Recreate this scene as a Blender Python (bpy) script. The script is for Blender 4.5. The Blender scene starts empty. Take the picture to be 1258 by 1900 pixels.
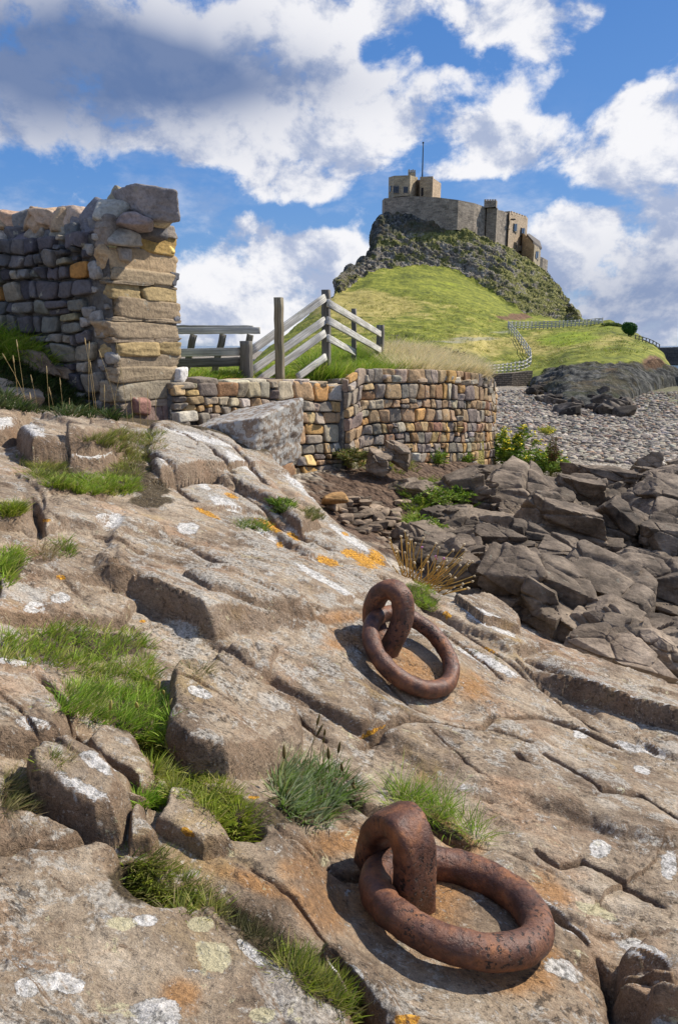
import bpy, math, random
import numpy as np
from mathutils import Vector, Matrix
PI = math.pi
SC = bpy.context.scene
COL = SC.collection
# ------------------------------------------------------------------ camera
F_PX = 1267.0; PITCH = math.radians(13.7); W_PX, H_PX = 1258.0, 1900.0
cam_d = bpy.data.cameras.new('camera'); cam = bpy.data.objects.new('camera', cam_d); COL.objects.link(cam)
cam_d.sensor_fit = 'VERTICAL'; cam_d.sensor_height = 36.0; cam_d.lens = 36.0*F_PX/H_PX
cam_d.clip_start = 0.05; cam_d.clip_end = 20000
cam.location = (0, 0, 0); cam.rotation_euler = (PI/2-PITCH, 0, 0)
SC.camera = cam
SC.render.resolution_x = 677; SC.render.resolution_y = 1024
# ------------------------------------------------------------------ light
SUN_AZ = math.radians(28); SUN_EL = math.radians(42)      # azimuth measured from +X towards +Y
SUN = Vector((math.cos(SUN_AZ)*math.cos(SUN_EL), math.sin(SUN_AZ)*math.cos(SUN_EL), math.sin(SUN_EL)))
sl = bpy.data.lights.new('sun', 'SUN'); so = bpy.data.objects.new('sun', sl); COL.objects.link(so)
sl.energy = 5.0; sl.angle = math.radians(0.5); sl.color = (1.0, 0.93, 0.82)
so.rotation_euler = SUN.to_track_quat('Z', 'Y').to_euler()
SC.view_settings.view_transform = 'Standard'; SC.view_settings.look = 'None'
SC.view_settings.exposure = 0.24; SC.view_settings.gamma = 1.0
SC.view_settings.use_curve_mapping = False
SKY_STRENGTH = 0.115

# ------------------------------------------------------------------ node helpers
class NT:
    def __init__(s, nt): s.nt = nt; s.n = nt.nodes; s.l = nt.links
    def node(s, t, **kw):
        o = s.n.new(t)
        for k, v in kw.items(): setattr(o, k, v)
        return o
    def put(s, sock, v):
        if isinstance(v, bpy.types.NodeSocket): s.l.new(v, sock)
        elif v is not None: sock.default_value = v
    def m(s, op, a, b=None, c=None, clamp=False):
        o = s.node('ShaderNodeMath', operation=op, use_clamp=clamp)
        s.put(o.inputs[0], a); s.put(o.inputs[1], b)
        if c is not None: s.put(o.inputs[2], c)
        return o.outputs[0]
    def vm(s, op, a, b=None, scale=None):
        o = s.node('ShaderNodeVectorMath', operation=op)
        s.put(o.inputs[0], a); s.put(o.inputs[1], b)
        if scale is not None: s.put(o.inputs[3], scale)
        return o.outputs['Value'] if op in ('LENGTH', 'DOT_PRODUCT') else o.outputs['Vector']
    def mix(s, f, a, b, mode='MIX'):
        o = s.node('ShaderNodeMix', data_type='RGBA', blend_type=mode)
        s.put(o.inputs[0], f); s.put(o.inputs[6], a); s.put(o.inputs[7], b)
        return o.outputs[2]
    def noise(s, vec, scale, detail=4, rough=0.55, dist=0.0, out='Fac'):
        o = s.node('ShaderNodeTexNoise')
        s.put(o.inputs['Vector'], vec); o.inputs['Scale'].default_value = scale
        o.inputs['Detail'].default_value = detail; o.inputs['Roughness'].default_value = rough
        o.inputs['Distortion'].default_value = dist
        return o.outputs[out]
    def vor(s, vec, scale, feature='F1', out='Distance', rnd=1.0):
        o = s.node('ShaderNodeTexVoronoi', feature=feature)
        s.put(o.inputs['Vector'], vec); o.inputs['Scale'].default_value = scale
        o.inputs['Randomness'].default_value = rnd
        return o.outputs[out]
    def ramp(s, f, stops, interp='LINEAR'):
        o = s.node('ShaderNodeValToRGB'); r = o.color_ramp; r.interpolation = interp
        while len(r.elements) < len(stops): r.elements.new(0.5)
        for e, (p, c) in zip(r.elements, stops):
            e.position = p
            e.color = (c, c, c, 1) if isinstance(c, (int, float)) else (*c, 1)
        s.put(o.inputs[0], f)
        return o.outputs[0]
    def sstep(s, f, lo, hi):
        o = s.node('ShaderNodeMapRange', interpolation_type='SMOOTHSTEP')
        s.put(o.inputs[0], f); o.inputs[1].default_value = lo; o.inputs[2].default_value = hi
        return o.outputs[0]
    def attr(s, name, out='Fac'):
        o = s.node('ShaderNodeAttribute', attribute_name=name); return o.outputs[out]
    def bump(s, h, strength=0.5, dist=0.01, normal=None):
        o = s.node('ShaderNodeBump'); o.inputs['Strength'].default_value = strength
        o.inputs['Distance'].default_value = dist; s.put(o.inputs['Height'], h)
        if normal is not None: s.put(o.inputs['Normal'], normal)
        return o.outputs[0]
    def pos(s): return s.node('ShaderNodeNewGeometry').outputs['Position']
    def obj(s): return s.node('ShaderNodeTexCoord').outputs['Object']
    def vscale(s, v, sc):
        o = s.node('ShaderNodeVectorMath', operation='MULTIPLY'); s.put(o.inputs[0], v); o.inputs[1].default_value = sc
        return o.outputs[0]

def c4(c): return (*c, 1.0)
def new_mat(name):
    m = bpy.data.materials.new(name); m.use_nodes = True
    m.node_tree.nodes.clear()
    return m, NT(m.node_tree)
def finish(m, t, col, rough=0.85, normal=None, metal=0.0, spec=0.3, trans=None):
    b = t.node('ShaderNodeBsdfPrincipled')
    t.put(b.inputs['Base Color'], col); t.put(b.inputs['Roughness'], rough)
    b.inputs['Metallic'].default_value = metal; b.inputs['Specular IOR Level'].default_value = spec
    if normal is not None: t.put(b.inputs['Normal'], normal)
    o = t.node('ShaderNodeOutputMaterial'); sh = b.outputs[0]
    if trans:
        tr = t.node('ShaderNodeBsdfTranslucent'); t.put(tr.inputs[0], col)
        mx = t.node('ShaderNodeMixShader'); mx.inputs[0].default_value = trans
        t.l.new(sh, mx.inputs[1]); t.l.new(tr.outputs[0], mx.inputs[2]); sh = mx.outputs[0]
    t.l.new(sh, o.inputs[0])
    return m

# ------------------------------------------------------------------ world: physical sky with broken cumulus
def build_world():
    w = bpy.data.worlds.new('World'); SC.world = w; w.use_nodes = True
    t = NT(w.node_tree); t.n.clear()
    sky = t.node('ShaderNodeTexSky', sky_type='NISHITA'); sky.sun_disc = False
    sky.sun_elevation = SUN_EL; sky.sun_rotation = PI/2-SUN_AZ
    sky.air_density = 1.0; sky.dust_density = 0.4; sky.ozone_density = 3.0
    # the density group: azimuth / elevation -> cloud density
    g = bpy.data.node_groups.new('cloud_density', 'ShaderNodeTree')
    g.interface.new_socket('P', in_out='INPUT', socket_type='NodeSocketVector')
    g.interface.new_socket('D', in_out='OUTPUT', socket_type='NodeSocketFloat')
    q = NT(g); gi = q.node('NodeGroupInput'); go = q.node('NodeGroupOutput')
    P = gi.outputs[0]
    wn = q.noise(P, 8.0, 4, 0.55, out='Color')
    warp = q.vm('SCALE', q.vm('SUBTRACT', wn, (0.5, 0.5, 0.5)), scale=0.07)
    Pw = q.vm('ADD', P, warp)
    # (photo px, py, rx, ry, tilt deg, weight)
    blobs = [(180,70,470,150,0,1.3),(60,190,330,95,-4,1.0),(330,215,200,75,0,.8),(375,270,58,38,0,.75),(560,110,170,150,0,1.1),
             (660,240,130,90,-20,1.0),(560,325,150,58,-22,1.05),(750,200,90,75,0,.85),(520,300,80,45,-40,.4),
             (690,15,60,40,0,.6),(840,0,210,42,6,.85),(960,45,110,48,15,.8),(1030,100,75,62,-40,.95),(1100,20,60,60,0,.6),(1235,5,50,38,0,.7),
             (845,122,34,22,10,.72),(768,92,22,22,0,.62),(1198,65,22,20,0,.45),
             (900,215,62,48,0,.75),(960,225,70,48,-20,.75),(1010,275,150,48,0,.95),(1180,290,110,60,0,.9),(1210,200,120,72,-28,1.3),(1160,330,60,30,0,.5),
             (835,325,75,24,0,.75),(955,347,45,18,0,.6),(690,385,75,30,-8,.7),(900,300,50,30,0,.35),
             (1050,440,100,75,10,.85),(1200,400,120,80,-15,1.05),(1130,520,170,80,0,1.2),(1220,480,130,70,0,1.1),(1190,590,170,60,0,1.0),(480,392,170,16,0,-.5),(985,355,110,22,12,-.9),(860,395,60,40,0,-.5),(1180,330,40,14,0,-.4),(800,95,120,30,10,-.45),(1060,180,110,26,-10,-.6),(560,270,80,18,-10,-.3),(880,170,30,14,0,-.3),(690,110,28,50,0,-.5),(1150,100,60,40,0,-.5),(620,400,90,26,-20,-.6),(600,290,40,20,0,-.3),
             (450,440,90,42,0,.85),(560,470,110,50,0,.95),(640,480,80,55,0,.9),(420,520,200,60,0,1.0),(520,570,240,55,0,1.1),(300,600,260,60,0,.9)]
    k = 1/F_PX
    acc = None
    for (px, py, rx, ry, an, wt) in blobs:
        a = (px-629)*k; b = (950-py)*k
        d = Vector((a, math.cos(PITCH)+b*math.sin(PITCH), -math.sin(PITCH)+b*math.cos(PITCH))).normalized()
        az = math.atan2(d.x, d.y); el = math.asin(d.z)
        s = Vector((d.x, d.z)).length
        mp = q.node('ShaderNodeMapping', vector_type='TEXTURE'); q.put(mp.inputs[0], Pw)
        mp.inputs[1].default_value = (az, el, 0); mp.inputs[2].default_value = (0, 0, math.radians(-an))
        loc = 1.0/math.sqrt(1+a*a+b*b)
        mp.inputs[3].default_value = (rx*k*loc*1.02/math.cos(el), ry*k*loc*1.0, 1)
        L = q.vm('DOT_PRODUCT', mp.outputs[0], mp.outputs[0])
        e = q.m('POWER', 2.718, q.m('MULTIPLY', L, -1.15))
        acc = q.m('MULTIPLY', e, wt) if acc is None else q.m('MULTIPLY_ADD', e, wt, acc)
    # clouds also all round the horizon outside the pictured part
    sep = q.node('ShaderNodeSeparateXYZ'); q.put(sep.inputs[0], P)
    out = q.sstep(q.m('ABSOLUTE', sep.outputs[0]), 0.55, 0.9)
    big = q.noise(P, 1.6, 2, 0.5)
    acc = q.m('ADD', acc, q.m('MULTIPLY', out, q.sstep(big, 0.42, 0.62)))
    up = q.sstep(sep.outputs[1], 0.62, 0.85)
    acc = q.m('ADD', acc, q.m('MULTIPLY', up, q.sstep(big, 0.45, 0.62)))
    def fine(P, q=t):
        Ps = q.vscale(P, (1.0, 1.35, 1.0))
        n = q.noise(Ps, 7.5, 9, 0.6, 0.25)
        n2 = q.noise(Ps, 26.0, 6, 0.68, 0.1)
        return q.m('ADD', q.m('MULTIPLY_ADD', q.m('SUBTRACT', n, 0.5), 3.0, -0.46), q.m('MULTIPLY', q.m('SUBTRACT', n2, .5), .55))
    dd = q.m('ADD', fine(P, q), q.m('MINIMUM', q.m('MULTIPLY', acc, .80), .98))
    q.l.new(dd, go.inputs[0])
    # direction -> (azimuth, elevation)
    tc = t.node('ShaderNodeTexCoord').outputs['Generated']
    dn = t.vm('NORMALIZE', tc)
    s = t.node('ShaderNodeSeparateXYZ'); t.put(s.inputs[0], dn)
    az = t.m('ARCTAN2', s.outputs[0], s.outputs[1]); el = t.m('ARCSINE', s.outputs[2])
    cb = t.node('ShaderNodeCombineXYZ'); t.put(cb.inputs[0], az); t.put(cb.inputs[1], el)
    Pd = cb.outputs[0]
    def dens(p):
        o = t.node('ShaderNodeGroup'); o.node_tree = g; t.put(o.inputs[0], p); return o.outputs[0]
    d0 = dens(Pd)
    e0 = fine(Pd)
    d1 = t.m('ADD', t.m('SUBTRACT', d0, e0), fine(t.vm('ADD', Pd, (0.035, 0.045, 0))))
    cover = t.sstep(d0, -.06, 0.44)
    thick = t.sstep(d0, 0.25, 1.35)
    lit = t.m('ADD', t.m('MULTIPLY', t.m('SUBTRACT', d0, d1), 1.3), 0.62, clamp=True)
    lit = t.m('SUBTRACT', lit, t.m('MULTIPLY', thick, 0.58), clamp=True)
    # the heavy grey cloud at upper left is thicker than the rest
    def dome(px, py, rx, ry):
        a = (px-629)*k; b = (950-py)*k
        d = Vector((a, math.cos(PITCH)+b*math.sin(PITCH), -math.sin(PITCH)+b*math.cos(PITCH))).normalized()
        mp = t.node('ShaderNodeMapping', vector_type='TEXTURE'); t.put(mp.inputs[0], t.vm('ADD', Pd, t.vm('SCALE', t.noise(Pd, 4, 3, .5, out='Color'), scale=.1)))
        mp.inputs[1].default_value = (math.atan2(d.x, d.y)+.05, math.asin(d.z)+.05, 0); mp.inputs[3].default_value = (rx*k, ry*k, 1)
        return t.m('POWER', 2.718, t.m('MULTIPLY', t.vm('DOT_PRODUCT', mp.outputs[0], mp.outputs[0]), -1.0))
    heavy = t.m('MINIMUM', t.m('ADD', t.m('ADD', dome(80, 130, 330, 110), t.m('MULTIPLY', dome(400, 150, 230, 50), .6)), t.m('MULTIPLY', dome(1190, 560, 240, 80), .55)), 1.0)
    white = (7.1, 7.05, 7.2, 1); grey = (3.1, 3.6, 4.9, 1); dark = (.80, 1.35, 2.75, 1)
    soft = t.noise(Pd, 9.0, 5, .6)
    lit = t.m('ADD', lit, t.m('MULTIPLY', t.m('SUBTRACT', soft, .5), 1.1))
    lit = t.m('SUBTRACT', lit, t.m('MULTIPLY', t.sstep(el, .30, .02), .16))
    cc = t.mix(t.sstep(lit, 0.0, 0.74), grey, white)
    veil = t.m('MULTIPLY', t.sstep(t.noise(t.vscale(Pd, (1, 2.2, 1)), 6.0, 7, .62), .47, .66), t.m('MULTIPLY', t.sstep(el, .32, .06), .62))
    cover = t.m('MAXIMUM', cover, veil)
    cc = t.mix(t.m('MULTIPLY', heavy, 0.92), cc, dark)
    blue = t.ramp(t.m('MULTIPLY', el, 1.6), [(0.0, (.36, .48, .68)), (.12, (.19, .39, .74)), (.35, (.095, .29, .72)), (.8, (.045, .20, .62))])
    blue = t.vm('SCALE', blue, scale=6.6)
    skyc = t.mix(0.82, sky.outputs[0], blue)
    low = t.sstep(el, -0.02, 0.0)
    col = t.mix(t.m('MULTIPLY', t.m('MULTIPLY', cover, 0.97), low), skyc, cc)
    bg = t.node('ShaderNodeBackground'); t.put(bg.inputs[0], col); bg.inputs[1].default_value = SKY_STRENGTH
    o = t.node('ShaderNodeOutputWorld'); t.l.new(bg.outputs[0], o.inputs[0])
build_world()

# ------------------------------------------------------------------ maths helpers
fw = np.array([0, math.cos(PITCH), -math.sin(PITCH)]); upv = np.array([0, math.sin(PITCH), math.cos(PITCH)])
def ray(u, v):
    u = np.asarray(u, float); v = np.asarray(v, float)
    a = (u-629)/F_PX; b = (950-v)/F_PX
    return np.stack([a, math.cos(PITCH)+b*math.sin(PITCH), -math.sin(PITCH)+b*math.cos(PITCH)], -1)
def PY(u, v, y):                       # a point of the place seen at (u, v) and y metres ahead
    r = ray(u, v); return r*(np.asarray(y, float)/r[..., 1])[..., None]
def PZ(u, v, z):
    r = ray(u, v); return r*(np.asarray(z, float)/r[..., 2])[..., None]
def project(p):
    d = p@fw; d = np.where(d < 1e-3, 1e-3, d)
    return 629+F_PX*p[..., 0]/d, 950-F_PX*(p@upv)/d
def _h(ix, iy, iz):
    n = (ix*374761393+iy*668265263+iz*2147483647+1013904223) & 0xffffffff
    n = ((n ^ (n >> 13))*1274126177) & 0xffffffff
    n = (n ^ (n >> 16)) & 0xffffffff
    return n
def noise3(p, seed=0):
    p = np.asarray(p, float)
    i = np.floor(p).astype(np.int64); f = p-i
    w = f*f*f*(f*(f*6-15)+10)
    out = 0
    for dx in (0, 1):
        for dy in (0, 1):
            for dz in (0, 1):
                h = _h(i[..., 0]+dx+seed*57, i[..., 1]+dy+seed*131, i[..., 2]+dz)
                gx = (h & 255)/127.5-1; gy = ((h >> 8) & 255)/127.5-1; gz = ((h >> 16) & 255)/127.5-1
                d = gx*(f[..., 0]-dx)+gy*(f[..., 1]-dy)+gz*(f[..., 2]-dz)
                ww = (w[..., 0] if dx else 1-w[..., 0])*(w[..., 1] if dy else 1-w[..., 1])*(w[..., 2] if dz else 1-w[..., 2])
                out = out+d*ww
    return out
def noise2(x, y, seed=0):
    ix = np.floor(x).astype(np.int64); iy = np.floor(y).astype(np.int64); fx = x-ix; fy = y-iy
    wx = fx*fx*fx*(fx*(fx*6-15)+10); wy = fy*fy*fy*(fy*(fy*6-15)+10); out = 0
    for dx in (0, 1):
        for dy in (0, 1):
            h = _h(ix+dx+seed*57, iy+dy+seed*131, ix*0+seed)
            g = ((h & 255)/127.5-1)*(fx-dx)+(((h >> 8) & 255)/127.5-1)*(fy-dy)
            out = out+g*(wx if dx else 1-wx)*(wy if dy else 1-wy)
    return out
def fbm2(x, y, s, oct=4, seed=0, rough=0.5, ridged=False):
    o = 0; a = 1.0
    for k in range(oct):
        n = noise2(x*s, y*s, seed+k)
        if ridged: n = 0.5-np.abs(n)*1.6
        o = o+a*n; a *= rough; s *= 2.03
    return o
def fbm3(p, s, oct=4, seed=0, rough=0.5):
    o = 0; a = 1.0
    for k in range(oct):
        o = o+a*noise3(p*s, seed+k); a *= rough; s *= 2.03
    return o
def sm(x, a, b):
    t = np.clip((x-a)/(b-a), 0, 1); return t*t*(3-2*t)

# ------------------------------------------------------------------ object helpers
def tag(o, label=None, cat=None, group=None, kind=None):
    if label: o['label'] = label
    if cat: o['category'] = cat
    if group: o['group'] = group
    if kind: o['kind'] = kind
    return o
def empty(name, loc=(0, 0, 0)):
    o = bpy.data.objects.new(name, None); COL.objects.link(o); o.location = loc; return o
def wloc(o):
    p = np.zeros(3)
    while o is not None: p = p+np.array(o.location); o = o.parent
    return p
def mesh_obj(name, V, Fs, mat, parent=None, attrs=None, smooth=True, sharp=None, origin=None):
    """V (n,3); Fs: list of index arrays (m,k), each a batch of k-gons."""
    V = np.asarray(V, float)
    if isinstance(Fs, np.ndarray): Fs = [Fs]
    Fs = [np.asarray(f) for f in Fs if len(f)]
    me = bpy.data.meshes.new(name)
    if parent is not None and origin is None: V = V-wloc(parent)
    if origin is not None: V = V-np.array(origin)
    me.vertices.add(len(V)); me.vertices.foreach_set('co', V.astype(np.float32).ravel())
    loops = np.concatenate([f.ravel() for f in Fs]).astype(np.int32)
    cnt = np.concatenate([np.full(len(f), f.shape[1]) for f in Fs])
    st = np.concatenate([[0], np.cumsum(cnt)[:-1]]).astype(np.int32)
    me.loops.add(len(loops)); me.loops.foreach_set('vertex_index', loops)
    me.polygons.add(len(cnt)); me.polygons.foreach_set('loop_start', st)
    me.polygons.foreach_set('use_smooth', np.full(len(cnt), smooth))
    me.update(calc_edges=True)
    for k, a in (attrs or {}).items():
        a = np.asarray(a, np.float32)
        if a.ndim == 1:
            at = me.attributes.new(k, 'FLOAT', 'POINT'); at.data.foreach_set('value', a)
        elif a.shape[1] == 3:
            at = me.attributes.new(k, 'FLOAT_VECTOR', 'POINT'); at.data.foreach_set('vector', a.ravel())
    me.materials.append(mat)
    if sharp: me.set_sharp_from_angle(angle=math.radians(sharp))
    o = bpy.data.objects.new(name, me); COL.objects.link(o)
    if parent is not None: o.parent = parent
    if origin is not None: o.location = origin
    return o
class Acc:                              # gathers pieces of ONE part
    def __init__(s): s.V = []; s.F = {}; s.n = 0; s.A = {}
    def add(s, V, Fs, **at):
        V = np.asarray(V, float)
        if isinstance(Fs, np.ndarray): Fs = [Fs]
        for f in Fs:
            f = np.asarray(f); s.F.setdefault(f.shape[1], []).append(f+s.n)
        s.V.append(V); s.n += len(V)
        for k, a in at.items():
            a = np.asarray(a, float)
            if a.ndim == 1 and len(a) != len(V) or a.ndim == 0 or (a.ndim == 1 and len(a) == 3 and len(V) != 3): a = np.tile(a, (len(V), 1)) if a.ndim == 1 else np.full(len(V), float(a))
            s.A.setdefault(k, []).append(a)
        return s
    def build(s, name, mat, parent=None, **kw):
        return mesh_obj(name, np.concatenate(s.V), [np.concatenate(f) for f in s.F.values()], mat, parent, {k: np.concatenate(a) for k, a in s.A.items()}, **kw)
def gridfaces(nr, nc, off=0, closed=False):
    r = np.arange(nr-1)[:, None]; c = np.arange(nc if closed else nc-1)[None]
    a = r*nc+c; b = r*nc+(c+1) % nc
    return np.stack([a, b, b+nc, a+nc], -1).reshape(-1, 4)+off
_cs = {}
def cubesphere(n):
    if n in _cs: return _cs[n]
    t = np.tan(np.linspace(-1, 1, n+1)*PI/4)
    V = {}; out = []; F = []
    def idx(p):
        k = tuple(np.round(p, 6))
        if k not in V: V[k] = len(out); out.append(p)
        return V[k]
    for ax in range(3):
        for s in (-1, 1):
            g = np.zeros((n+1, n+1), int)
            for i in range(n+1):
                for j in range(n+1):
                    p = np.zeros(3); p[ax] = s; p[(ax+1) % 3] = t[i]*s; p[(ax+2) % 3] = t[j]
                    g[i, j] = idx(p)
            for i in range(n):
                for j in range(n): F.append((g[i, j], g[i+1, j], g[i+1, j+1], g[i, j+1]))
    D = np.array(out); D /= np.linalg.norm(D, axis=1)[:, None]
    _cs[n] = (D, np.array(F)); return _cs[n]
def rotm(rz=0, rx=0, ry=0):
    return np.array(Matrix.Rotation(rz, 3, 'Z')@Matrix.Rotation(ry, 3, 'Y')@Matrix.Rotation(rx, 3, 'X'))
def polyrock(rng, size, n=8, cuts=6, p=18, box=0.9, nz=0.03, cutd=(.8, 1.15), jit=0.18):
    """Faceted stone: a soft intersection of half-spaces round a jittered box; size = full extents."""
    D, Fq = cubesphere(n)
    N = []; d = []
    for ax in range(3):
        for s in (-1, 1):
            v = np.zeros(3); v[ax] = s; v += rng.normal(size=3)*jit; v /= np.linalg.norm(v)
            N.append(v); d.append(box*rng.uniform(.88, 1.08))
    for k in range(cuts):
        v = rng.normal(size=3); v /= np.linalg.norm(v); N.append(v); d.append(rng.uniform(*cutd))
    N = np.array(N); d = np.array(d)
    q = np.maximum(D@N.T, 0)/d
    r = (q**p).sum(1)**(-1/p)
    V = D*r[:, None]
    if nz:
        off = rng.uniform(0, 100, 3)
        V = V+D*(fbm3(V+off, 1.6, 3, 3)*nz*1.6+(noise3(V*6+off)*nz*.5))[:, None]
    return V*np.asarray(size)*0.5, Fq
def tube(path, rad, n=16, closed=False, seed=0, nz=0.0, wide=None, wax=None, square=2.0):
    """Tube round a path; rad per point, optionally elliptical (wide factor along wax)."""
    P = np.asarray(path, float); m = len(P)
    if closed: T = np.roll(P, -1, 0)-np.roll(P, 1, 0)
    else: T = np.gradient(P, axis=0)
    T /= np.linalg.norm(T, axis=1)[:, None]
    a = np.asarray(wax if wax is not None else (0.03, 0.02, 1.0), float)
    U = a[None]-T*(T@a)[:, None]; U /= np.linalg.norm(U, axis=1)[:, None]; Wv = np.cross(T, U)
    rad = np.broadcast_to(np.asarray(rad, float), (m,)); wd = np.broadcast_to(np.asarray(1.0 if wide is None else wide, float), (m,))
    t = np.linspace(0, 2*PI, n, endpoint=False); ct = np.cos(t); st = np.sin(t)
    ct = np.sign(ct)*np.abs(ct)**(2/square); st = np.sign(st)*np.abs(st)**(2/square)
    V = P[:, None]+rad[:, None, None]*(U[:, None]*ct[None, :, None]*wd[:, None, None]+Wv[:, None]*st[None, :, None])
    if nz:
        dn = V-P[:, None]; V = V+dn*(fbm3(V*1.0, 14, 3, seed)*nz)[..., None]
    Vf = V.reshape(-1, 3)
    F = gridfaces(m, n, 0, True)
    if closed:
        k = np.arange(n); Fl = np.stack([(m-1)*n+k, (m-1)*n+(k+1) % n, (k+1) % n, k], -1); F = [np.concatenate([F, Fl])]
    else:
        F = [F, np.arange(n)[None, ::-1], (np.arange(n)+(m-1)*n)[None]]
    return Vf, F
def smooth_path(pts, n, closed=False):
    P = np.asarray(pts, float); m = len(P); out = []
    seg = m if closed else m-1
    for i in range(n):
        t = i/(n if closed else n-1)*seg; k = min(int(t), seg-1); f = t-k
        g = (lambda j: P[j % m]) if closed else (lambda j: P[min(max(j, 0), m-1)])
        p0, p1, p2, p3 = g(k-1), g(k), g(k+1), g(k+2)
        out.append(0.5*((2*p1)+(p2-p0)*f+(2*p0-5*p1+4*p2-p3)*f*f+(3*p1-p0-3*p2+p3)*f**3))
    return np.array(out)
def beam(p0, p1, w, h, seg=6, rng=None, wob=0.004, side=None):
    """A plank from p0 to p1, w wide (horizontally), h high, with slightly worn outline."""
    p0 = np.asarray(p0, float); p1 = np.asarray(p1, float); T = p1-p0; L = np.linalg.norm(T); T = T/L
    a = np.array([0, 0, 1.0]) if abs(T[2]) < .9 else np.asarray(side if side is not None else (0, 1.0, 0))
    S = np.cross(T, a); S /= np.linalg.norm(S); U = np.cross(S, T)
    c = np.array([(-1, -.82), (-.86, -1), (.86, -1), (1, -.82), (1, .82), (.86, 1), (-.86, 1), (-1, .82)])
    V = []; G = []
    for i in range(seg+1):
        o = p0+T*L*i/seg+(rng.normal(size=3)*wob if rng is not None else 0)
        for (cx, cy) in c:
            V.append(o+S*cx*w/2+U*cy*h/2); G.append((L*i/seg, cx*w/2, cy*h/2))
    n = 8; F = gridfaces(seg+1, n, 0, True)
    return np.array(V), [F, np.arange(8)[None, ::-1], (np.arange(8)+seg*8)[None]], np.array(G)
def pseg(x, y, poly, closed=True):
    """distance to polyline, arc parameter, side sign (positive = left of direction)."""
    P = np.asarray(poly, float); n = len(P); best = np.full(x.shape, 1e9); par = np.zeros(x.shape); sg = np.zeros(x.shape)
    L = 0; K = n if closed else n-1
    for i in range(K):
        a = P[i]; b = P[(i+1) % n]; e = b-a; l2 = e@e
        t = np.clip(((x-a[0])*e[0]+(y-a[1])*e[1])/l2, 0, 1)
        dx = x-a[0]-t*e[0]; dy = y-a[1]-t*e[1]; d = np.hypot(dx, dy)
        s = np.sign(e[0]*dy-e[1]*dx); m = d < best
        best = np.where(m, d, best); par = np.where(m, L+t*math.sqrt(l2), par); sg = np.where(m, s, sg); L += math.sqrt(l2)
    return best, par, sg, L
def inside(x, y, poly):
    P = np.asarray(poly, float); c = np.zeros(x.shape, bool); j = len(P)-1
    for i in range(len(P)):
        cond = ((P[i, 1] > y) != (P[j, 1] > y)); den = (P[j, 1]-P[i, 1]) or 1e-12
        c ^= cond & (x < (P[j, 0]-P[i, 0])*(y-P[i, 1])/den+P[i, 0]); j = i
    return c

# ------------------------------------------------------------------ ground shapes
def rbf_fit(pts, lam=0.02):
    P = np.array(pts, float); n = len(P)
    d = np.hypot(P[:, None, 0]-P[None, :, 0], P[:, None, 1]-P[None, :, 1])
    A = np.zeros((n+3, n+3)); A[:n, :n] = d**2*np.log(d+1e-9)*1.0+np.eye(n)*lam
    A[:n, n] = 1; A[:n, n+1:] = P[:, :2]; A[n:, :n] = A[:n, n:].T
    w = np.linalg.solve(A, np.r_[P[:, 2], 0, 0, 0])
    def f(x, y):
        o = w[n]+w[n+1]*x+w[n+2]*y
        for i in range(n):
            r = np.hypot(x-P[i, 0], y-P[i, 1]); o = o+w[i]*r*r*np.log(r+1e-9)
        return o
    return f
rock_cp = [(629,1900,.95),(0,1900,.80),(1258,1900,1.17),(0,1600,.78),(300,1600,.88),(0,1250,.75),(300,1250,.93),(450,1600,.93),
           (300,790,.72),(0,775,.52),(150,790,.60),(0,960,.68),(300,960,.85),(500,1050,1.02),(700,1035,1.3),(500,870,1.0),(600,960,1.18),
           (960,1185,1.55),(1258,1295,1.78),(1258,1600,1.36),(1000,1400,1.36),(450,1250,1.04),
           (-400,1900,.62),(1800,1900,1.4),(-500,1250,.5),(1800,1450,2.0),(-600,800,.3)]
CP = [tuple(PZ(u, v, -d)) for (u, v, d) in rock_cp]
CP += [(.24, 1.19, -1.185), (.42, 1.15, -1.235), (.1, 1.05, -1.145), (.42, 2.43, -1.315), (.18, 2.5, -1.20), (.16, 2.65, -1.18)]
base_rock = rbf_fit(CP, 0.01)
def onsurf(u, v, Hf, y0=.4, y1=12.0, n=260):
    """first hit of the sight lines through (u,v) with a height field."""
    r = ray(u, v); r = r/r[..., 1:2]
    ys = y0*(y1/y0)**np.linspace(0, 1, n)
    X = r[..., None, 0]*ys; Z = r[..., None, 2]*ys; Y = np.broadcast_to(ys, X.shape)
    H = Hf(X, Y); below = Z < H
    k = np.argmax(below, -1); k = np.maximum(k, 1)
    g = lambda A, kk: np.take_along_axis(A, kk[..., None], -1)[..., 0]
    d1 = g(Z, k)-g(H, k); d0 = g(Z, k-1)-g(H, k-1); t = np.clip(d0/(d0-d1+1e-12), 0, 1)
    yy = g(Y, k-1)*(1-t)+g(Y, k)*t
    hit = below.any(-1)
    return np.stack([r[..., 0]*yy, yy], -1), hit
def W(pix):                           # photo pixels -> world xy on the smooth rock
    a = np.array(pix, float); p, h = onsurf(a[:, 0], a[:, 1], base_rock); return p
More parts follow.
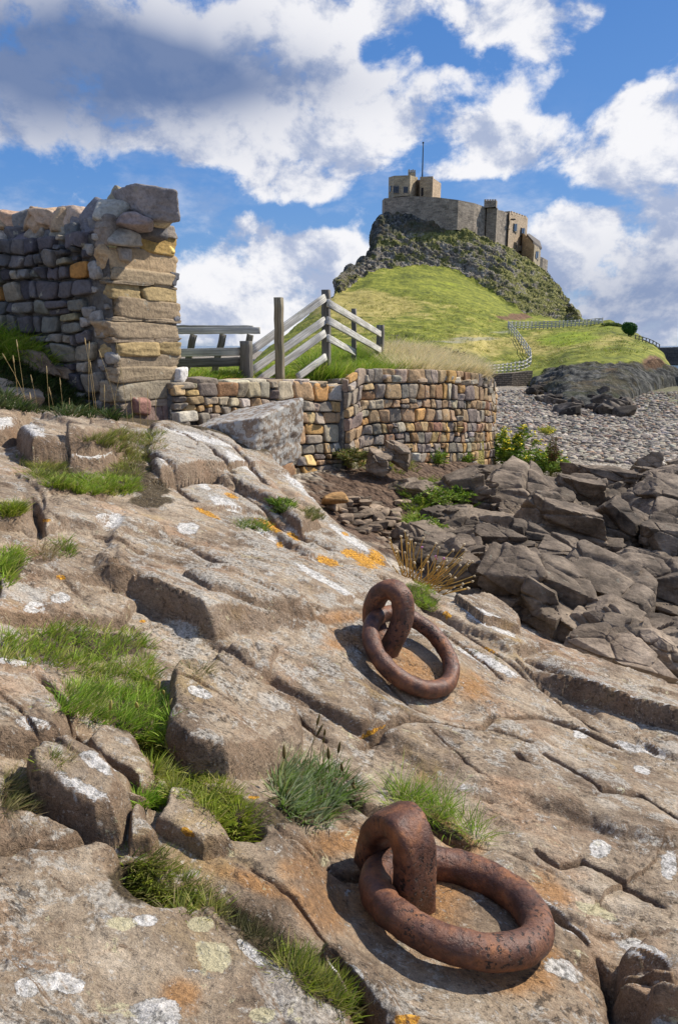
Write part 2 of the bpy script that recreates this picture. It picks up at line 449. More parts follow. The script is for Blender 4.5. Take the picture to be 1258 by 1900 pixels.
# raised blocks: (outline, height, edge radius)
blocks = [([(325,1268),(400,1258),(470,1290),(540,1335),(552,1375),(505,1425),(430,1455),(340,1425),(305,1380),(310,1310)], .085, .09),
          ([(52,1440),(75,1412),(130,1405),(185,1440),(232,1500),(230,1555),(180,1555),(110,1520),(50,1480)], .085, .075),
          ([(150,1400),(200,1372),(262,1380),(272,1440),(255,1490),(215,1475),(150,1415)], .04, .06),
          ([(-60,1240),(60,1262),(150,1305),(170,1345),(140,1395),(60,1400),(-60,1385)], .06, .07),
          ([(-80,1645),(60,1610),(180,1572),(225,1580),(260,1640),(320,1700),(400,1698),(480,1760),(600,1850),(690,1960),(690,2100),(-80,2100)], .045, .05),
          ([(-80,1520),(60,1525),(150,1545),(160,1560),(90,1590),(-80,1632)], .035, .04),
          ([(300,1480),(350,1485),(415,1540),(440,1590),(380,1590),(290,1530)], .04, .05),
          ([(235,1500),(255,1505),(300,1560),(285,1580),(240,1570)], .035, .03),
          ([(590,1780),(640,1790),(715,1850),(760,1990),(700,1990),(640,1880)], .035, .05),
          ([(1150,1775),(1200,1752),(1300,1770),(1320,1850),(1200,1830),(1150,1800)], .06, .05),
          ([(1195,1860),(1300,1880),(1320,2000),(1200,2000)], .04, .05),
          ([(345,1098),(400,1072),(500,1088),(570,1130),(580,1160),(480,1160),(400,1140)], .045, .12),
          ([(30,830),(80,805),(150,800),(225,822),(240,850),(180,880),(60,870)], .16, .16),
          ([(140,850),(180,848),(215,870),(190,890),(130,880)], .07, .08),
          ([(-60,770),(20,760),(60,792),(30,825),(-60,830)], .12, .15),
          ([(-60,955),(50,952),(58,985),(40,1000),(-60,1005)], .05, .05),
          ([(285,800),(330,788),(395,800),(450,850),(530,930),(600,990),(560,1000),(480,940),(400,900),(300,905),(270,860)], .08, .16),
          ([(0,1085),(100,1070),(200,1090),(260,1120),(230,1150),(100,1150),(0,1150)], .04, .05),
          ([(400,1215),(440,1200),(520,1210),(500,1260),(440,1262)], .025, .06),
          ([(840,1135),(905,1120),(962,1165),(960,1195),(900,1180)], .05, .03),
          ([(600,1165),(520,1160),(560,1145),(690,1140),(640,1175)], -.015, .05),
          ([(530,1560),(600,1525),(690,1500),(760,1510),(700,1600),(600,1620)], .02, .05)]
# ledges: (polyline left to right in the photo, height, run-out length on the high side, sharpness)
ledges = [([(165,1092),(240,1112),(300,1133),(372,1168),(398,1192)], .105, .55, .010),
          ([(968,1236),(1100,1293),(1180,1325),(1258,1350),(1500,1440)], .115, .8, .012),
          ([(930,1232),(1010,1275),(1120,1340),(1190,1390),(1258,1425),(1500,1500)], -.085, .45, .02),
          ([(60,950),(130,935),(300,905),(430,890)], .05, .6, .02),
          ([(860,1590),(960,1660),(1060,1745),(1115,1765)], .03, .5, .02),
          ([(1140,1805),(1165,1850),(1200,1880),(1300,1890)], .07, .3, .015),
          ([(350,955),(430,950),(500,965),(560,1000),(600,1030)], .025, .4, .015),
          ([(600,1135),(690,1110),(770,1105),(850,1150),(950,1220)], .02, .4, .02),
          ([(0,1000),(130,985),(200,1005)], .04, .5, .02)]
cracks = [([(530,1566),(575,1578),(620,1595),(690,1602)], .008, .030),
          ([(660,1374),(700,1355),(740,1338),(790,1340),(885,1352),(920,1325),(1000,1318),(1080,1340),(1180,1382)], .010, .038),
          ([(885,1350),(940,1365),(985,1377)], .009, .025),
          ([(990,1385),(1060,1430),(1110,1478),(1180,1480),(1258,1525),(1400,1600)], .010, .028),
          ([(938,1390),(980,1432)], .010, .02),
          ([(975,1572),(1040,1605),(1078,1588),(1150,1625),(1258,1690)], .011, .035),
          ([(-60,1638),(60,1606),(175,1562),(235,1572)], .012, .05),
          ([(225,1580),(260,1640),(320,1700),(400,1694),(480,1752),(560,1800),(640,1870),(720,1980)], .035, .05),
          ([(265,1350),(300,1420),(370,1470),(440,1540),(520,1560)], .03, .04),
          ([(400,1225),(450,1265),(520,1300),(600,1360)], .012, .03),
          ([(555,1385),(620,1450),(690,1480),(800,1500),(880,1570)], .03, .035),
          ([(640,1180),(700,1225),(760,1290),(880,1330)], .006, .008),
          ([(700,1075),(820,1150),(960,1235),(1120,1350)], .012, .03),
          ([(640,1060),(760,1130),(900,1225),(940,1260)], .010, .02),
          ([(270,905),(420,900),(530,990),(620,1030)], .012, .03),
          ([(60,945),(75,985),(60,1010)], .018, .05),
          ([(1105,1760),(1140,1800),(1150,1900)], .012, .04),
          ([(600,1790),(640,1830),(690,1920)], .012, .04),
          ([(90,1290),(140,1340),(170,1400),(230,1470),(300,1500)], .010, .03),
          ([(440,1590),(500,1640),(560,1700),(640,1790)], .008, .014),
          ([(300,810),(380,850),(440,905)], .012, .03), ([(340,800),(430,850),(500,925)], .012, .03), ([(275,870),(330,900),(360,940)], .015, .03),
          ([(800,1350),(860,1420),(930,1470)], .006, .008), ([(1000,1690),(1060,1730),(1110,1762)], .012, .03)]
edge_px = [(470,835),(525,872),(560,905),(640,990),(700,1035),(735,1075),(830,1128),(905,1120),(965,1170),(1050,1212),(1258,1290)]
EDGE = W(edge_px[1:]); EDGE = np.vstack([[-1.35, 9.2], [-1.2, 7.4], [-.85, 6.6], EDGE, [2.6, 2.75], [4.2, 2.3], [7.0, 1.2]])
BL = [(W(b[0]), b[1], b[2]) for b in blocks]
LE = [(W(b[0]), b[1], b[2], b[3]) for b in ledges]
CR = [(W(b[0]), b[1], b[2]) for b in cracks]
shore_cp = [(540,900,1.62),(700,885,1.75),(900,868,2.0),(650,960,1.75),(700,1000,2.05),(850,1010,2.25),(1000,900,2.5),(1258,890,3.0),(1258,1100,2.75),(1100,1200,2.45),(1258,1260,2.45),(1258,740,3.25),
            (1000,800,2.9),(950,740,3.2),(1700,900,3.2),(1700,1300,2.9),(800,900,1.95)]
SCP = [tuple(PZ(u, v, -d)) for (u, v, d) in shore_cp]
base_shore_ = rbf_fit(SCP, 0.5)
def base_shore(x, y):
    near = base_shore_(x, y)
    t = sm(y, 14, 26); far = -3.12-0.004*np.clip(y-20, 0, 60)-0.012*np.clip(x-8, 0, 60)
    return np.clip(near, -3.4, -1.5)*(1-t)+far*t
bank_pts = [(PY(-100,590,7.6)), (PY(0,615,7.25)), (PY(90,650,7.05)), (PY(170,735,6.75)), (PY(225,775,6.45)), (PY(330,780,6.4)), (PY(60,760,6.2)), (PY(-100,700,6.0)), (PY(150,785,6.0)), (-6, 8.5, .6), (-2, 8.5, -.9), (-.8, 9, -1.3), (-1.6, 7.4, -1.0), (-3, 10, -.9), (-1.9, 10, -1.5)]
bank = rbf_fit([tuple(p) for p in bank_pts], .02)
def cellular(x, y, seed, tl, st, cs):
    """plates: (border distance, blended height) - neighbouring plates meet in a short ramp, never a vertical jump"""
    ix = np.floor(x).astype(np.int64); iy = np.floor(y).astype(np.int64)
    F1 = np.full(x.shape, 9.); F2 = np.full(x.shape, 9.); H1 = np.zeros(x.shape); H2 = np.zeros(x.shape)
    for dx in (-1, 0, 1):
        for dy in (-1, 0, 1):
            h = _h(ix+dx, iy+dy, ix*0+seed*7); jx = (h & 0xffff)/65535.; jy = ((h >> 8) & 0xffff)/65535.
            ax = x-(ix+dx+jx); ay = y-(iy+dy+jy); d = np.hypot(ax, ay); g = _h(ix+dx, iy+dy, ix*0+seed*7+3)
            hv = (g & 1023)/511.5-1+tl*((((g >> 10) & 1023)/511.5-1)*ax*st*.5+(((g >> 20) & 1023)/511.5-1)*ay)
            m = d < F1; m2 = (~m) & (d < F2)
            H2 = np.where(m, H1, np.where(m2, hv, H2)); F2 = np.where(m, F1, np.where(m2, d, F2)); H1 = np.where(m, hv, H1); F1 = np.where(m, d, F1)
    w = .5+.5*sm(F2-F1, 0, .07)
    return F2-F1, H1*w+H2*(1-w)
PIN = (0.0, 0.0)
def rock_height(x, y, full=True):
    shp = x.shape
    z0 = base_rock(x, y); z0 = np.where(x > 1.2, np.maximum(z0, -2.15-.05*x), z0)
    wx = x+0.045*noise2(x*4, y*4, 5)+0.014*noise2(x*17, y*17, 6); wy = y+0.06*noise2(x*4+9, y*4, 7)+0.014*noise2(x*17, y*17+5, 8)
    r = np.hypot(x, y); z = z0.copy()
    for poly, h, rad in BL:
        mnx, mny = poly.min(0)-.15; mxx, mxy = poly.max(0)+.15
        m = (wx > mnx) & (wx < mxx) & (wy > mny) & (wy < mxy)
        if not m.any(): continue
        X = wx[m]; Y = wy[m]; d, _, _, _ = pseg(X, Y, poly); ins = inside(X, Y, poly)
        t = np.where(ins, np.clip(d/(rad*(.38 if rad < .1 else .5)), 0, 1), 0); z[m] += h*np.sqrt(np.clip(1-(1-t)**2, 0, 1))*np.where(ins, 1, 0)
    for poly, h, run, wd in LE:
        mnx, mny = poly.min(0)-run*3; mxx, mxy = poly.max(0)+run*3
        m = (wx > mnx) & (wx < mxx) & (wy > mny) & (wy < mxy)
        if not m.any(): continue
        X = wx[m]; Y = wy[m]; d, par, s, L = pseg(X, Y, poly, False); sd = d*s
        fade = sm(par, 0, L*.18)*(1-sm(par, L*.86, L)) if L < 1.6 else sm(par, 0, L*.12)
        z[m] += h*sm(sd, -wd, wd)*np.exp(-np.maximum(sd, 0)/run)*fade
    # joints: flat plates of rock, each lying a little differently, with fine cracks between
    for (cs_, st_, amp, tl, dep, ang, sd_) in ((.80, 2.4, .034, .045, .036, -.45, 1), (.26, 2.6, .008, .045, .012, -.5, 2), (.085, 1.9, .0032, .05, .003, -.4, 3)):
        ca, sa = math.cos(ang), math.sin(ang); k = 1.0 if sd_ < 3 else .6
        px_ = (wx*ca+wy*sa)/(cs_*st_)+.25*noise2(x*2.2/cs_*.5, y*2.2/cs_*.5, 80+sd_); py_ = (-wx*sa+wy*ca)/cs_+.25*noise2(x/cs_, y/cs_+4, 84+sd_)
        bd, hv = cellular(px_, py_, sd_, tl*cs_/amp, st_, cs_)
        gate = sm(fbm2(x, y, .9 if sd_ < 3 else 3.0, 2, 88+sd_), -.28, .12)
        z = z+gate*amp*hv
        z = z-dep*np.exp(-(bd/.032)**1.5)*gate*sm(fbm2(x, y, 3.1, 2, 90+sd_), -.25, .15)
    # general roughness: swells, bedding, pits
    z = z+.032*fbm2(x, y, 1.0, 2, 20)+.006*fbm2(x, y, 4.5, 4, 30, .6)+.006*(.25-np.abs(fbm2(x*.8+y*.2, y*1.6-x*.5, 3.4, 4, 33, .6)))
    bed = x*.75+z0*1.2+y*.35+.12*noise2(x*1.2, y*1.2, 41)
    up = sm(y, 3.0, 5.0)
    z = z+(.006+.020*up)*np.abs(noise2(bed*7, y*.8+x*.5, 43))*1.6
    z = z+.006*fbm2(x, y, 22, 4, 50, .62)+.004*(.3-np.abs(fbm2(x, y, 13, 3, 55, .6)))
    pit = fbm2(x, y, 9, 3, 60); z = z-.007*sm(pit, .34, .6)
    # far left: bank under the tall wall
    b = bank(x, y)+.06*fbm2(x, y, 1.5, 3, 70)
    t = sm(y-(5.9+.25*noise2(x*1.3, y*0, 71)), 0, .5)*sm(-x, 0.2, .9)
    z = z*(1-t)+b*t
    # the irons stand on smooth worn rock
    for (cx, cy, rx_, c0_, gx, gy) in ((.30, 2.52, .31, -1.256, -.41, .24), (.242, 1.192, .27, -1.169, -.175, -.20)):
        w_ = sm(np.hypot(x-cx, y-cy), rx_*1.35, rx_*.66); zz = c0_+gx*(x-cx)+gy*(y-cy)+.007*fbm2(x, y, 3.2, 3, 95)+.003*fbm2(x, y, 22, 3, 50, .6)
        z = z*(1-w_)+zz*w_
    for poly, wd, dp in CR:
        mnx, mny = poly.min(0)-.1; mxx, mxy = poly.max(0)+.1
        m = (wx > mnx) & (wx < mxx) & (wy > mny) & (wy < mxy)
        if not m.any(): continue
        X = wx[m]; Y = wy[m]; d, par, s, L = pseg(X, Y, poly, False)
        ww = wd*(1+.6*noise2(X*9, Y*9, 11))*(0.75+.25*np.maximum(Y, .9))
        z[m] -= dp*2.0*(np.exp(-(d/(ww*.6))**1.5)*.85+.15*np.exp(-(d/(ww*2.5))**2))*sm(par, -.001, .05)*(1-sm(par, L-.06, L))
    # seaward edge
    d, par, s, L = pseg(wx, wy, EDGE, False)
    OUTP = np.vstack([EDGE, [[EDGE[-1, 0]+8, EDGE[-1, 1]-6], [60, -6], [60, 60], [EDGE[0, 0], 60]]])
    sd = d*np.where(inside(wx, wy, OUTP), 1, -1)
    S = base_shore(x, y)-.5
    out = sm(sd+.05*noise2(x*3, y*3, 75), 0.0, .28)
    stepz = np.minimum(z, z0)-out*.0
    z = z*(1-out)+np.minimum(S, z-.2)*out
    return z

# ------------------------------------------------------------------ materials
def rock_mat(name, stops, scale=1.2, lichen=(.50, .49, .45), lich_amt=0.0, lich_scale=9, bump_s=.6, bump_d=.012, fine=38, rough=.88, tint=False, coords='OBJ', strata=None):
    m, t = new_mat(name)
    p = t.pos() if coords == 'POS' else t.obj()
    n1 = t.noise(p, scale, 6, .6, .3)
    n2 = t.noise(p, fine, 6, .68)
    n3 = t.noise(p, scale*4.3, 5, .6)
    mixn = t.m('ADD', t.m('MULTIPLY', n1, .6), t.m('MULTIPLY', n3, .4))
    col = t.ramp(mixn, stops)
    if tint: col = t.mix(1.0, col, t.attr('tint', 'Color'), 'MULTIPLY')
    if strata:
        ns = t.noise(t.vscale(p, strata), 1.0, 4, .6); col = t.mix(1.0, col, t.ramp(ns, [(.3, .72), (.7, 1.2)]), 'MULTIPLY')
    col = t.mix(1.0, col, t.ramp(n2, [(.28, .62), (.5, 1.0), (.74, 1.28)]), 'MULTIPLY')
    if lich_amt > 0:
        ln = t.noise(p, lich_scale, 9, .7, .2); lf = t.sstep(ln, .68-lich_amt, .72-lich_amt)
        col = t.mix(t.m('MULTIPLY', lf, .8), col, c4(lichen))
    h = t.m('ADD', n2, t.m('MULTIPLY', n3, .8))
    if strata: h = t.m('ADD', h, t.m('MULTIPLY', ns, 1.2))
    nb = t.bump(h, bump_s, bump_d)
    return finish(m, t, col, rough, nb)

def bedrock_mat():
    m, t = new_mat('weathered_bedrock')
    p = t.pos()
    warp = t.vm('ADD', p, t.vm('SCALE', t.vm('SUBTRACT', t.noise(p, 3.0, 4, .6, out='Color'), (.5, .5, .5)), scale=.16))
    n1 = t.noise(warp, 1.7, 7, .62)
    n2 = t.noise(warp, 7.0, 7, .65)
    # bedding: long soft streaks running down to the sea
    ps = t.node('ShaderNodeMapping'); t.put(ps.inputs[0], warp); ps.inputs[2].default_value = (0, 0, math.radians(-28)); ps.inputs[3].default_value = (5.0, 24.0, 14.0)
    n5 = t.noise(ps.outputs[0], 1.0, 5, .65)
    gr = t.noise(p, 95, 6, .72)
    gr2 = t.noise(p, 330, 3, .7)
    base = t.ramp(t.m('ADD', t.m('MULTIPLY', n1, .5), t.m('MULTIPLY', n2, .5)), [(.35, (.10, .070, .046)), (.43, (.24, .175, .118)), (.5, (.37, .283, .195)), (.56, (.46, .365, .26)), (.64, (.56, .47, .36))])
    pink = t.sstep(t.noise(warp, 2.4, 4, .6, .4), .52, .70)
    base = t.mix(t.m('MULTIPLY', pink, .55), base, (.46, .27, .15, 1))
    och = t.sstep(t.noise(t.vm('ADD', warp, (7, 3, 1)), 3.1, 5, .6), .58, .72)
    base = t.mix(t.m('MULTIPLY', och, .6), base, (.40, .27, .10, 1))
    base = t.mix(.8, base, t.ramp(n5, [(.30, .70), (.5, 1.0), (.70, 1.26)]), 'MULTIPLY')
    # rust run-off round the irons
    rust = t.sstep(t.m('ADD', t.attr('rust'), t.m('MULTIPLY', t.m('SUBTRACT', n2, .5), 1.3)), .18, .62)
    base = t.mix(t.m('MULTIPLY', rust, .80), base, (.43, .215, .075, 1))
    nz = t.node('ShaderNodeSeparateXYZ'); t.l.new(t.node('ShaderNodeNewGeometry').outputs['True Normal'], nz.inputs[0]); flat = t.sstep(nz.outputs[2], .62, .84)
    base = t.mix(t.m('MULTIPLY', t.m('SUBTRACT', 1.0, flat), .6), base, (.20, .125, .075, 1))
    # grey crust lichens
    l1 = t.noise(warp, 11, 10, .74)
    reg = t.noise(p, 1.3, 3, .5)
    crust = t.sstep(t.m('ADD', t.m('ADD', l1, t.m('MULTIPLY', t.m('SUBTRACT', gr, .5), .22)), t.m('MULTIPLY_ADD', t.attr('grey'), .16, t.m('MULTIPLY', t.m('SUBTRACT', reg, .5), .35))), .535, .575)
    crust = t.m('MULTIPLY', flat, t.m('MULTIPLY', crust, t.m('SUBTRACT', 1.0, t.m('MULTIPLY', rust, .8))))
    base = t.mix(t.m('MULTIPLY', crust, .66), base, t.mix(t.sstep(gr, .36, .58), (.25, .235, .20, 1), (.55, .52, .46, 1)))
    # round pale lichen discs
    sp = t.vm('ADD', p, t.vm('SCALE', t.vm('SUBTRACT', t.noise(p, 24, 6, .72, out='Color'), (.5, .5, .5)), scale=.075))
    def discs(scale, size, keep):
        o = t.node('ShaderNodeTexVoronoi', feature='F1'); t.put(o.inputs['Vector'], sp); o.inputs['Scale'].default_value = scale
        s = t.node('ShaderNodeSeparateColor'); t.l.new(o.outputs['Color'], s.inputs[0])
        sz = t.m('MULTIPLY', s.outputs[1], size)
        d = t.sstep(t.m('SUBTRACT', sz, o.outputs['Distance']), -.012, .03)
        k = t.m('LESS_THAN', s.outputs[0], keep)
        return t.m('MULTIPLY', d, k)
    dsc = t.m('MAXIMUM', discs(10.0, .52, .22), t.m('MAXIMUM', discs(21.0, .48, .24), discs(5.0, .40, .16)))
    dsc = t.m('MULTIPLY', dsc, t.m('MULTIPLY', t.sstep(reg, .40, .55), t.m('SUBTRACT', 1.0, rust)))
    dsc = t.m('MULTIPLY', dsc, flat)
    base = t.mix(t.m('MULTIPLY', dsc, .5), base, (.60, .56, .49, 1))
    wl = t.attr('white')
    wf = t.sstep(t.m('ADD', wl, t.m('MULTIPLY', t.m('SUBTRACT', t.noise(warp, 15, 10, .78), .5), 3.2)), .36, .45)
    wf = t.m('MULTIPLY', wf, flat)
    wc = t.mix(t.sstep(t.noise(p, 60, 6, .75), .36, .56), (.34, .325, .29, 1), (.80, .77, .72, 1))
    base = t.mix(t.m('MULTIPLY', wf, .9), base, wc)
    yf = t.sstep(t.m('ADD', t.attr('cream'), t.m('MULTIPLY', t.m('SUBTRACT', t.noise(warp, 13, 10, .78), .5), 4.0)), .44, .54)
    base = t.mix(t.m('MULTIPLY', yf, .85), base, (.60, .54, .34, 1))
    of = t.sstep(t.m('ADD', t.attr('orange'), t.m('MULTIPLY', t.m('SUBTRACT', t.noise(p, 30, 7, .75), .5), 1.9)), .52, .66)
    oc = t.mix(t.sstep(gr, .42, .6), (.42, .17, .012, 1), (.78, .40, .03, 1))
    base = t.mix(t.m('MULTIPLY', of, .92), base, oc)
    mf = t.sstep(t.m('ADD', t.attr('soil'), t.m('MULTIPLY', t.m('SUBTRACT', t.noise(p, 16, 6, .7), .5), .9)), .4, .62)
    base = t.mix(mf, base, t.mix(t.sstep(gr, .35, .65), (.045, .032, .018, 1), (.13, .095, .05, 1)))
    # mineral grain
    base = t.mix(1.0, base, t.ramp(gr, [(.30, .36), (.44, .92), (.58, 1.08), (.72, 1.5)]), 'MULTIPLY')
    base = t.mix(.8, base, t.ramp(gr2, [(.30, .60), (.5, 1.0), (.72, 1.35)]), 'MULTIPLY')
    dk = t.m('MULTIPLY', t.sstep(t.noise(warp, 48, 6, .74), .54, .62), t.sstep(t.noise(p, 4, 4, .6), .42, .6))
    base = t.mix(t.m('MULTIPLY', dk, .75), base, (.070, .055, .042, 1))
    fl = t.sstep(t.noise(warp, 75, 5, .72), .60, .66)
    base = t.mix(t.m('MULTIPLY', fl, .55), base, (.58, .55, .49, 1))
    h = t.m('ADD', t.m('MULTIPLY', n2, 2.2), t.m('ADD', t.m('MULTIPLY', gr, .9), t.m('MULTIPLY', gr2, .25)))
    h = t.m('ADD', h, t.m('MULTIPLY', n5, 1.3)); h = t.m('ADD', h, t.m('MULTIPLY', t.m('MAXIMUM', wf, t.m('MULTIPLY', dsc, .7)), .25))
    h = t.m('SUBTRACT', h, t.m('MULTIPLY', dk, .35))
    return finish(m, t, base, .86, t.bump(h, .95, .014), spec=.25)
M = {}
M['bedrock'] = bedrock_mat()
DKR = [(.32, (.035, .026, .019)), (.45, (.10, .076, .055)), (.55, (.185, .145, .108)), (.70, (.33, .265, .20))]
M['boulder'] = rock_mat('dark_shore_rock', DKR, 1.4, bump_s=.6, bump_d=.015, fine=30, tint=True, strata=(3, 3, 16), lich_amt=.06, lich_scale=7, lichen=(.22, .20, .15), coords='POS')
M['boulder_near'] = rock_mat('lichened_slab', [(.30, (.09, .065, .045)), (.45, (.22, .165, .12)), (.6, (.34, .27, .20)), (.75, (.42, .36, .28))], 2.2, lich_amt=.20, lich_scale=15, bump_s=.7, bump_d=.012, fine=50, coords='POS')
WST = [(.30, (.55, .55, .55)), (.5, (.9, .9, .9)), (.7, (1.2, 1.2, 1.2))]
M['wall_stone'] = rock_mat('wall_stone', WST, 3.5, bump_s=.75, bump_d=.014, fine=34, tint=True, lich_amt=.07, lich_scale=8, lichen=(.34, .32, .25), coords='POS')
M['mortar'] = rock_mat('lime_mortar', [(.3, (.05, .045, .04)), (.5, (.13, .12, .105)), (.7, (.24, .225, .20))], 5, bump_s=1.0, bump_d=.03, fine=18, coords='POS')
def iron_mat():
    m, t = new_mat('rusted_iron'); p = t.obj()
    n = t.noise(p, 16, 6, .65); g = t.noise(p, 110, 5, .7); v = t.noise(p, 95, 3, .6)
    col = t.ramp(n, [(.30, (.038, .018, .014)), (.42, (.080, .035, .022)), (.53, (.145, .058, .030)), (.68, (.29, .115, .042))])
    col = t.mix(t.m('MULTIPLY', t.sstep(t.noise(p, 9, 4, .6), .45, .62), .4), col, (.11, .062, .050, 1))
    pitf = t.m('MULTIPLY', t.sstep(v, .57, .61), t.sstep(t.noise(p, 7, 2, .5), .42, .6))
    col = t.mix(t.m('MULTIPLY', pitf, .95), col, (.020, .013, .012, 1))
    col = t.mix(.7, col, t.ramp(g, [(.3, .65), (.7, 1.4)]), 'MULTIPLY')
    h = t.m('ADD', t.m('MULTIPLY', g, .6), t.m('ADD', t.m('MULTIPLY', n, 1.5), t.m('MULTIPLY', pitf, -1.2)))
    r = t.ramp(n, [(.35, .38), (.65, .68)])
    return finish(m, t, col, r, t.bump(h, .8, .005), metal=.15, spec=.5)
M['iron'] = iron_mat()
def wood_mat(name, a, b):
    m, t = new_mat(name); gc = t.attr('gc', 'Vector')
    g = t.noise(t.vscale(gc, (1.6, 60, 60)), 1.0, 5, .65); k = t.noise(t.vscale(gc, (2.5, 9, 9)), 1.0, 4, .6)
    col = t.mix(t.sstep(g, .3, .7), c4(a), c4(b)); col = t.mix(1.0, col, t.ramp(k, [(.3, .6), (.7, 1.2)]), 'MULTIPLY')
    gp = t.noise(t.pos(), 3, 4, .6); col = t.mix(t.m('MULTIPLY', t.sstep(gp, .55, .75), .4), col, (.20, .22, .12, 1))
    return finish(m, t, col, .85, t.bump(g, .5, .006))
M['wood'] = wood_mat('weathered_timber', (.34, .32, .28), (.72, .70, .64))
M['wood_dark'] = wood_mat('dark_weathered_timber', (.09, .08, .065), (.25, .23, .20))
M['wood_post'] = wood_mat('tan_timber_post', (.14, .11, .065), (.34, .29, .20))
M['white_wood'] = wood_mat('pale_painted_timber', (.34, .33, .30), (.62, .61, .57))
def leaf_mat(name, trans=.35, rough=.6):
    m, t = new_mat(name); c = t.attr('tint', 'Color')
    n = t.noise(t.pos(), 14, 3, .6); c = t.mix(1.0, c, t.ramp(n, [(.3, .75), (.7, 1.22)]), 'MULTIPLY')
    return finish(m, t, c, rough, None, trans=trans, spec=.3)
M['grass'] = leaf_mat('grass_blades'); M['leaf'] = leaf_mat('leaves', .3)
def hill_mat():
    m, t = new_mat('hill_turf_and_crag'); p = t.pos(); ps = t.vscale(p, (.10, .05, .16))
    a = t.noise(p, .035, 6, .62, .4); b = t.noise(p, .28, 6, .68); c = t.noise(t.vscale(p, (1, .35, 1.6)), 1.4, 5, .7)
    s = t.m('ADD', t.m('MULTIPLY', b, .5), t.m('MULTIPLY', c, .5))
    green = t.ramp(s, [(.36, (.07, .085, .016)), (.47, (.155, .175, .024)), (.56, (.26, .27, .036)), (.68, (.40, .36, .08))])
    dry = t.ramp(s, [(.34, (.17, .14, .04)), (.5, (.36, .30, .085)), (.66, (.52, .43, .16))])
    df = t.sstep(t.m('ADD', t.attr('dry'), t.m('MULTIPLY', t.m('SUBTRACT', b, .5), 1.6)), .32, .72)
    turf = t.mix(df, green, dry)
    turf = t.mix(t.sstep(t.m('ADD', t.attr('lush'), t.m('SUBTRACT', b, .5)), .35, .7), turf, t.ramp(s, [(.35, (.10, .15, .015)), (.6, (.30, .36, .025)), (.72, (.42, .42, .03))]))
    rk = t.noise(t.vscale(p, (1.0, 1.0, .45)), .55, 8, .72); rk2 = t.noise(p, 2.0, 6, .7)
    rock = t.ramp(t.m('ADD', t.m('MULTIPLY', rk, .55), t.m('MULTIPLY', rk2, .45)), [(.38, (.045, .039, .032)), (.45, (.15, .13, .105)), (.52, (.28, .25, .20)), (.60, (.52, .48, .41))])
    gv = t.sstep(t.m('ADD', t.noise(p, .30, 7, .72), t.m('MULTIPLY', t.attr('veg'), .2)), .50, .60)
    vegc = t.ramp(rk2, [(.37, (.06, .07, .018)), (.50, (.20, .21, .04)), (.64, (.42, .38, .13))])
    rock = t.mix(t.m('MULTIPLY', gv, .85), rock, vegc)
    rf = t.sstep(t.m('ADD', t.attr('rock'), t.m('MULTIPLY', t.m('SUBTRACT', t.noise(p, .5, 6, .7), .5), 1.5)), .42, .56)
    col = t.mix(rf, turf, rock)
    bf = t.sstep(t.m('ADD', t.attr('basalt'), t.m('MULTIPLY', t.m('SUBTRACT', rk2, .5), .8)), .4, .6)
    bas = t.ramp(t.noise(t.vscale(p, (1.6, 1.6, .22)), 1.0, 6, .7), [(.38, (.022, .023, .022)), (.50, (.085, .086, .078)), (.62, (.22, .215, .19))])
    bas = t.mix(t.m('MULTIPLY', gv, .6), bas, t.ramp(b, [(.4, (.06, .07, .02)), (.6, (.20, .15, .08))]))
    col = t.mix(bf, col, bas)
    br = t.sstep(t.m('ADD', t.attr('earth'), t.m('MULTIPLY', t.m('SUBTRACT', b, .5), 1.2)), .4, .65)
    col = t.mix(br, col, t.ramp(rk2, [(.35, (.07, .04, .022)), (.6, (.23, .13, .07)), (.72, (.34, .24, .15))]))
    pf = t.sstep(t.attr('path'), .3, .8); col = t.mix(t.m('MULTIPLY', pf, .7), col, (.30, .29, .22, 1))
    h = t.m('ADD', t.m('MULTIPLY', c, .35), t.m('MULTIPLY', t.m('ADD', rk, rk2), t.m('ADD', t.m('MULTIPLY', rf, 1.4), .15)))
    return finish(m, t, col, .9, t.bump(h, .9, .55), spec=.15)
M['hill'] = hill_mat()
def masonry(name, cols, mortar, bw, bh, stain=.5):
    m, t = new_mat(name); uv = t.attr('uvw', 'Vector')
    w = t.vm('ADD', uv, t.vm('SCALE', t.noise(uv, .9, 3, .5, out='Color'), scale=.22))
    br = t.node('ShaderNodeTexBrick'); t.put(br.inputs['Vector'], w); br.inputs['Scale'].default_value = 1.0
    br.inputs['Brick Width'].default_value = bw; br.inputs['Row Height'].default_value = bh; br.inputs['Mortar Size'].default_value = .035
    br.inputs['Color1'].default_value = c4(cols[0]); br.inputs['Color2'].default_value = c4(cols[1]); br.inputs['Mortar'].default_value = c4(mortar); br.inputs['Bias'].default_value = 0
    n = t.noise(uv, .35, 6, .7); f = t.noise(uv, 4, 5, .7)
    c = t.mix(1.0, br.outputs[0], t.ramp(f, [(.32, .55), (.5, 1), (.7, 1.4)]), 'MULTIPLY')
    c = t.mix(stain, c, t.ramp(n, [(.35, .55), (.5, .95), (.68, 1.3)]), 'MULTIPLY')
    h = t.m('ADD', t.m('MULTIPLY', br.outputs[1], -.8), f)
    return finish(m, t, c, .9, t.bump(h, .7, .12), spec=.2)
M['castle_grey'] = masonry('castle_rubble', [(.40, .33, .25), (.22, .18, .14)], (.34, .29, .23), 1.1, .42, .8)
M['castle_warm'] = masonry('castle_warm_stone', [(.58, .44, .29), (.46, .34, .22)], (.48, .38, .27), .9, .38, .4)
M['castle_tower'] = masonry('castle_tower_stone', [(.50, .41, .26), (.34, .27, .18)], (.42, .34, .24), .9, .38, .6)
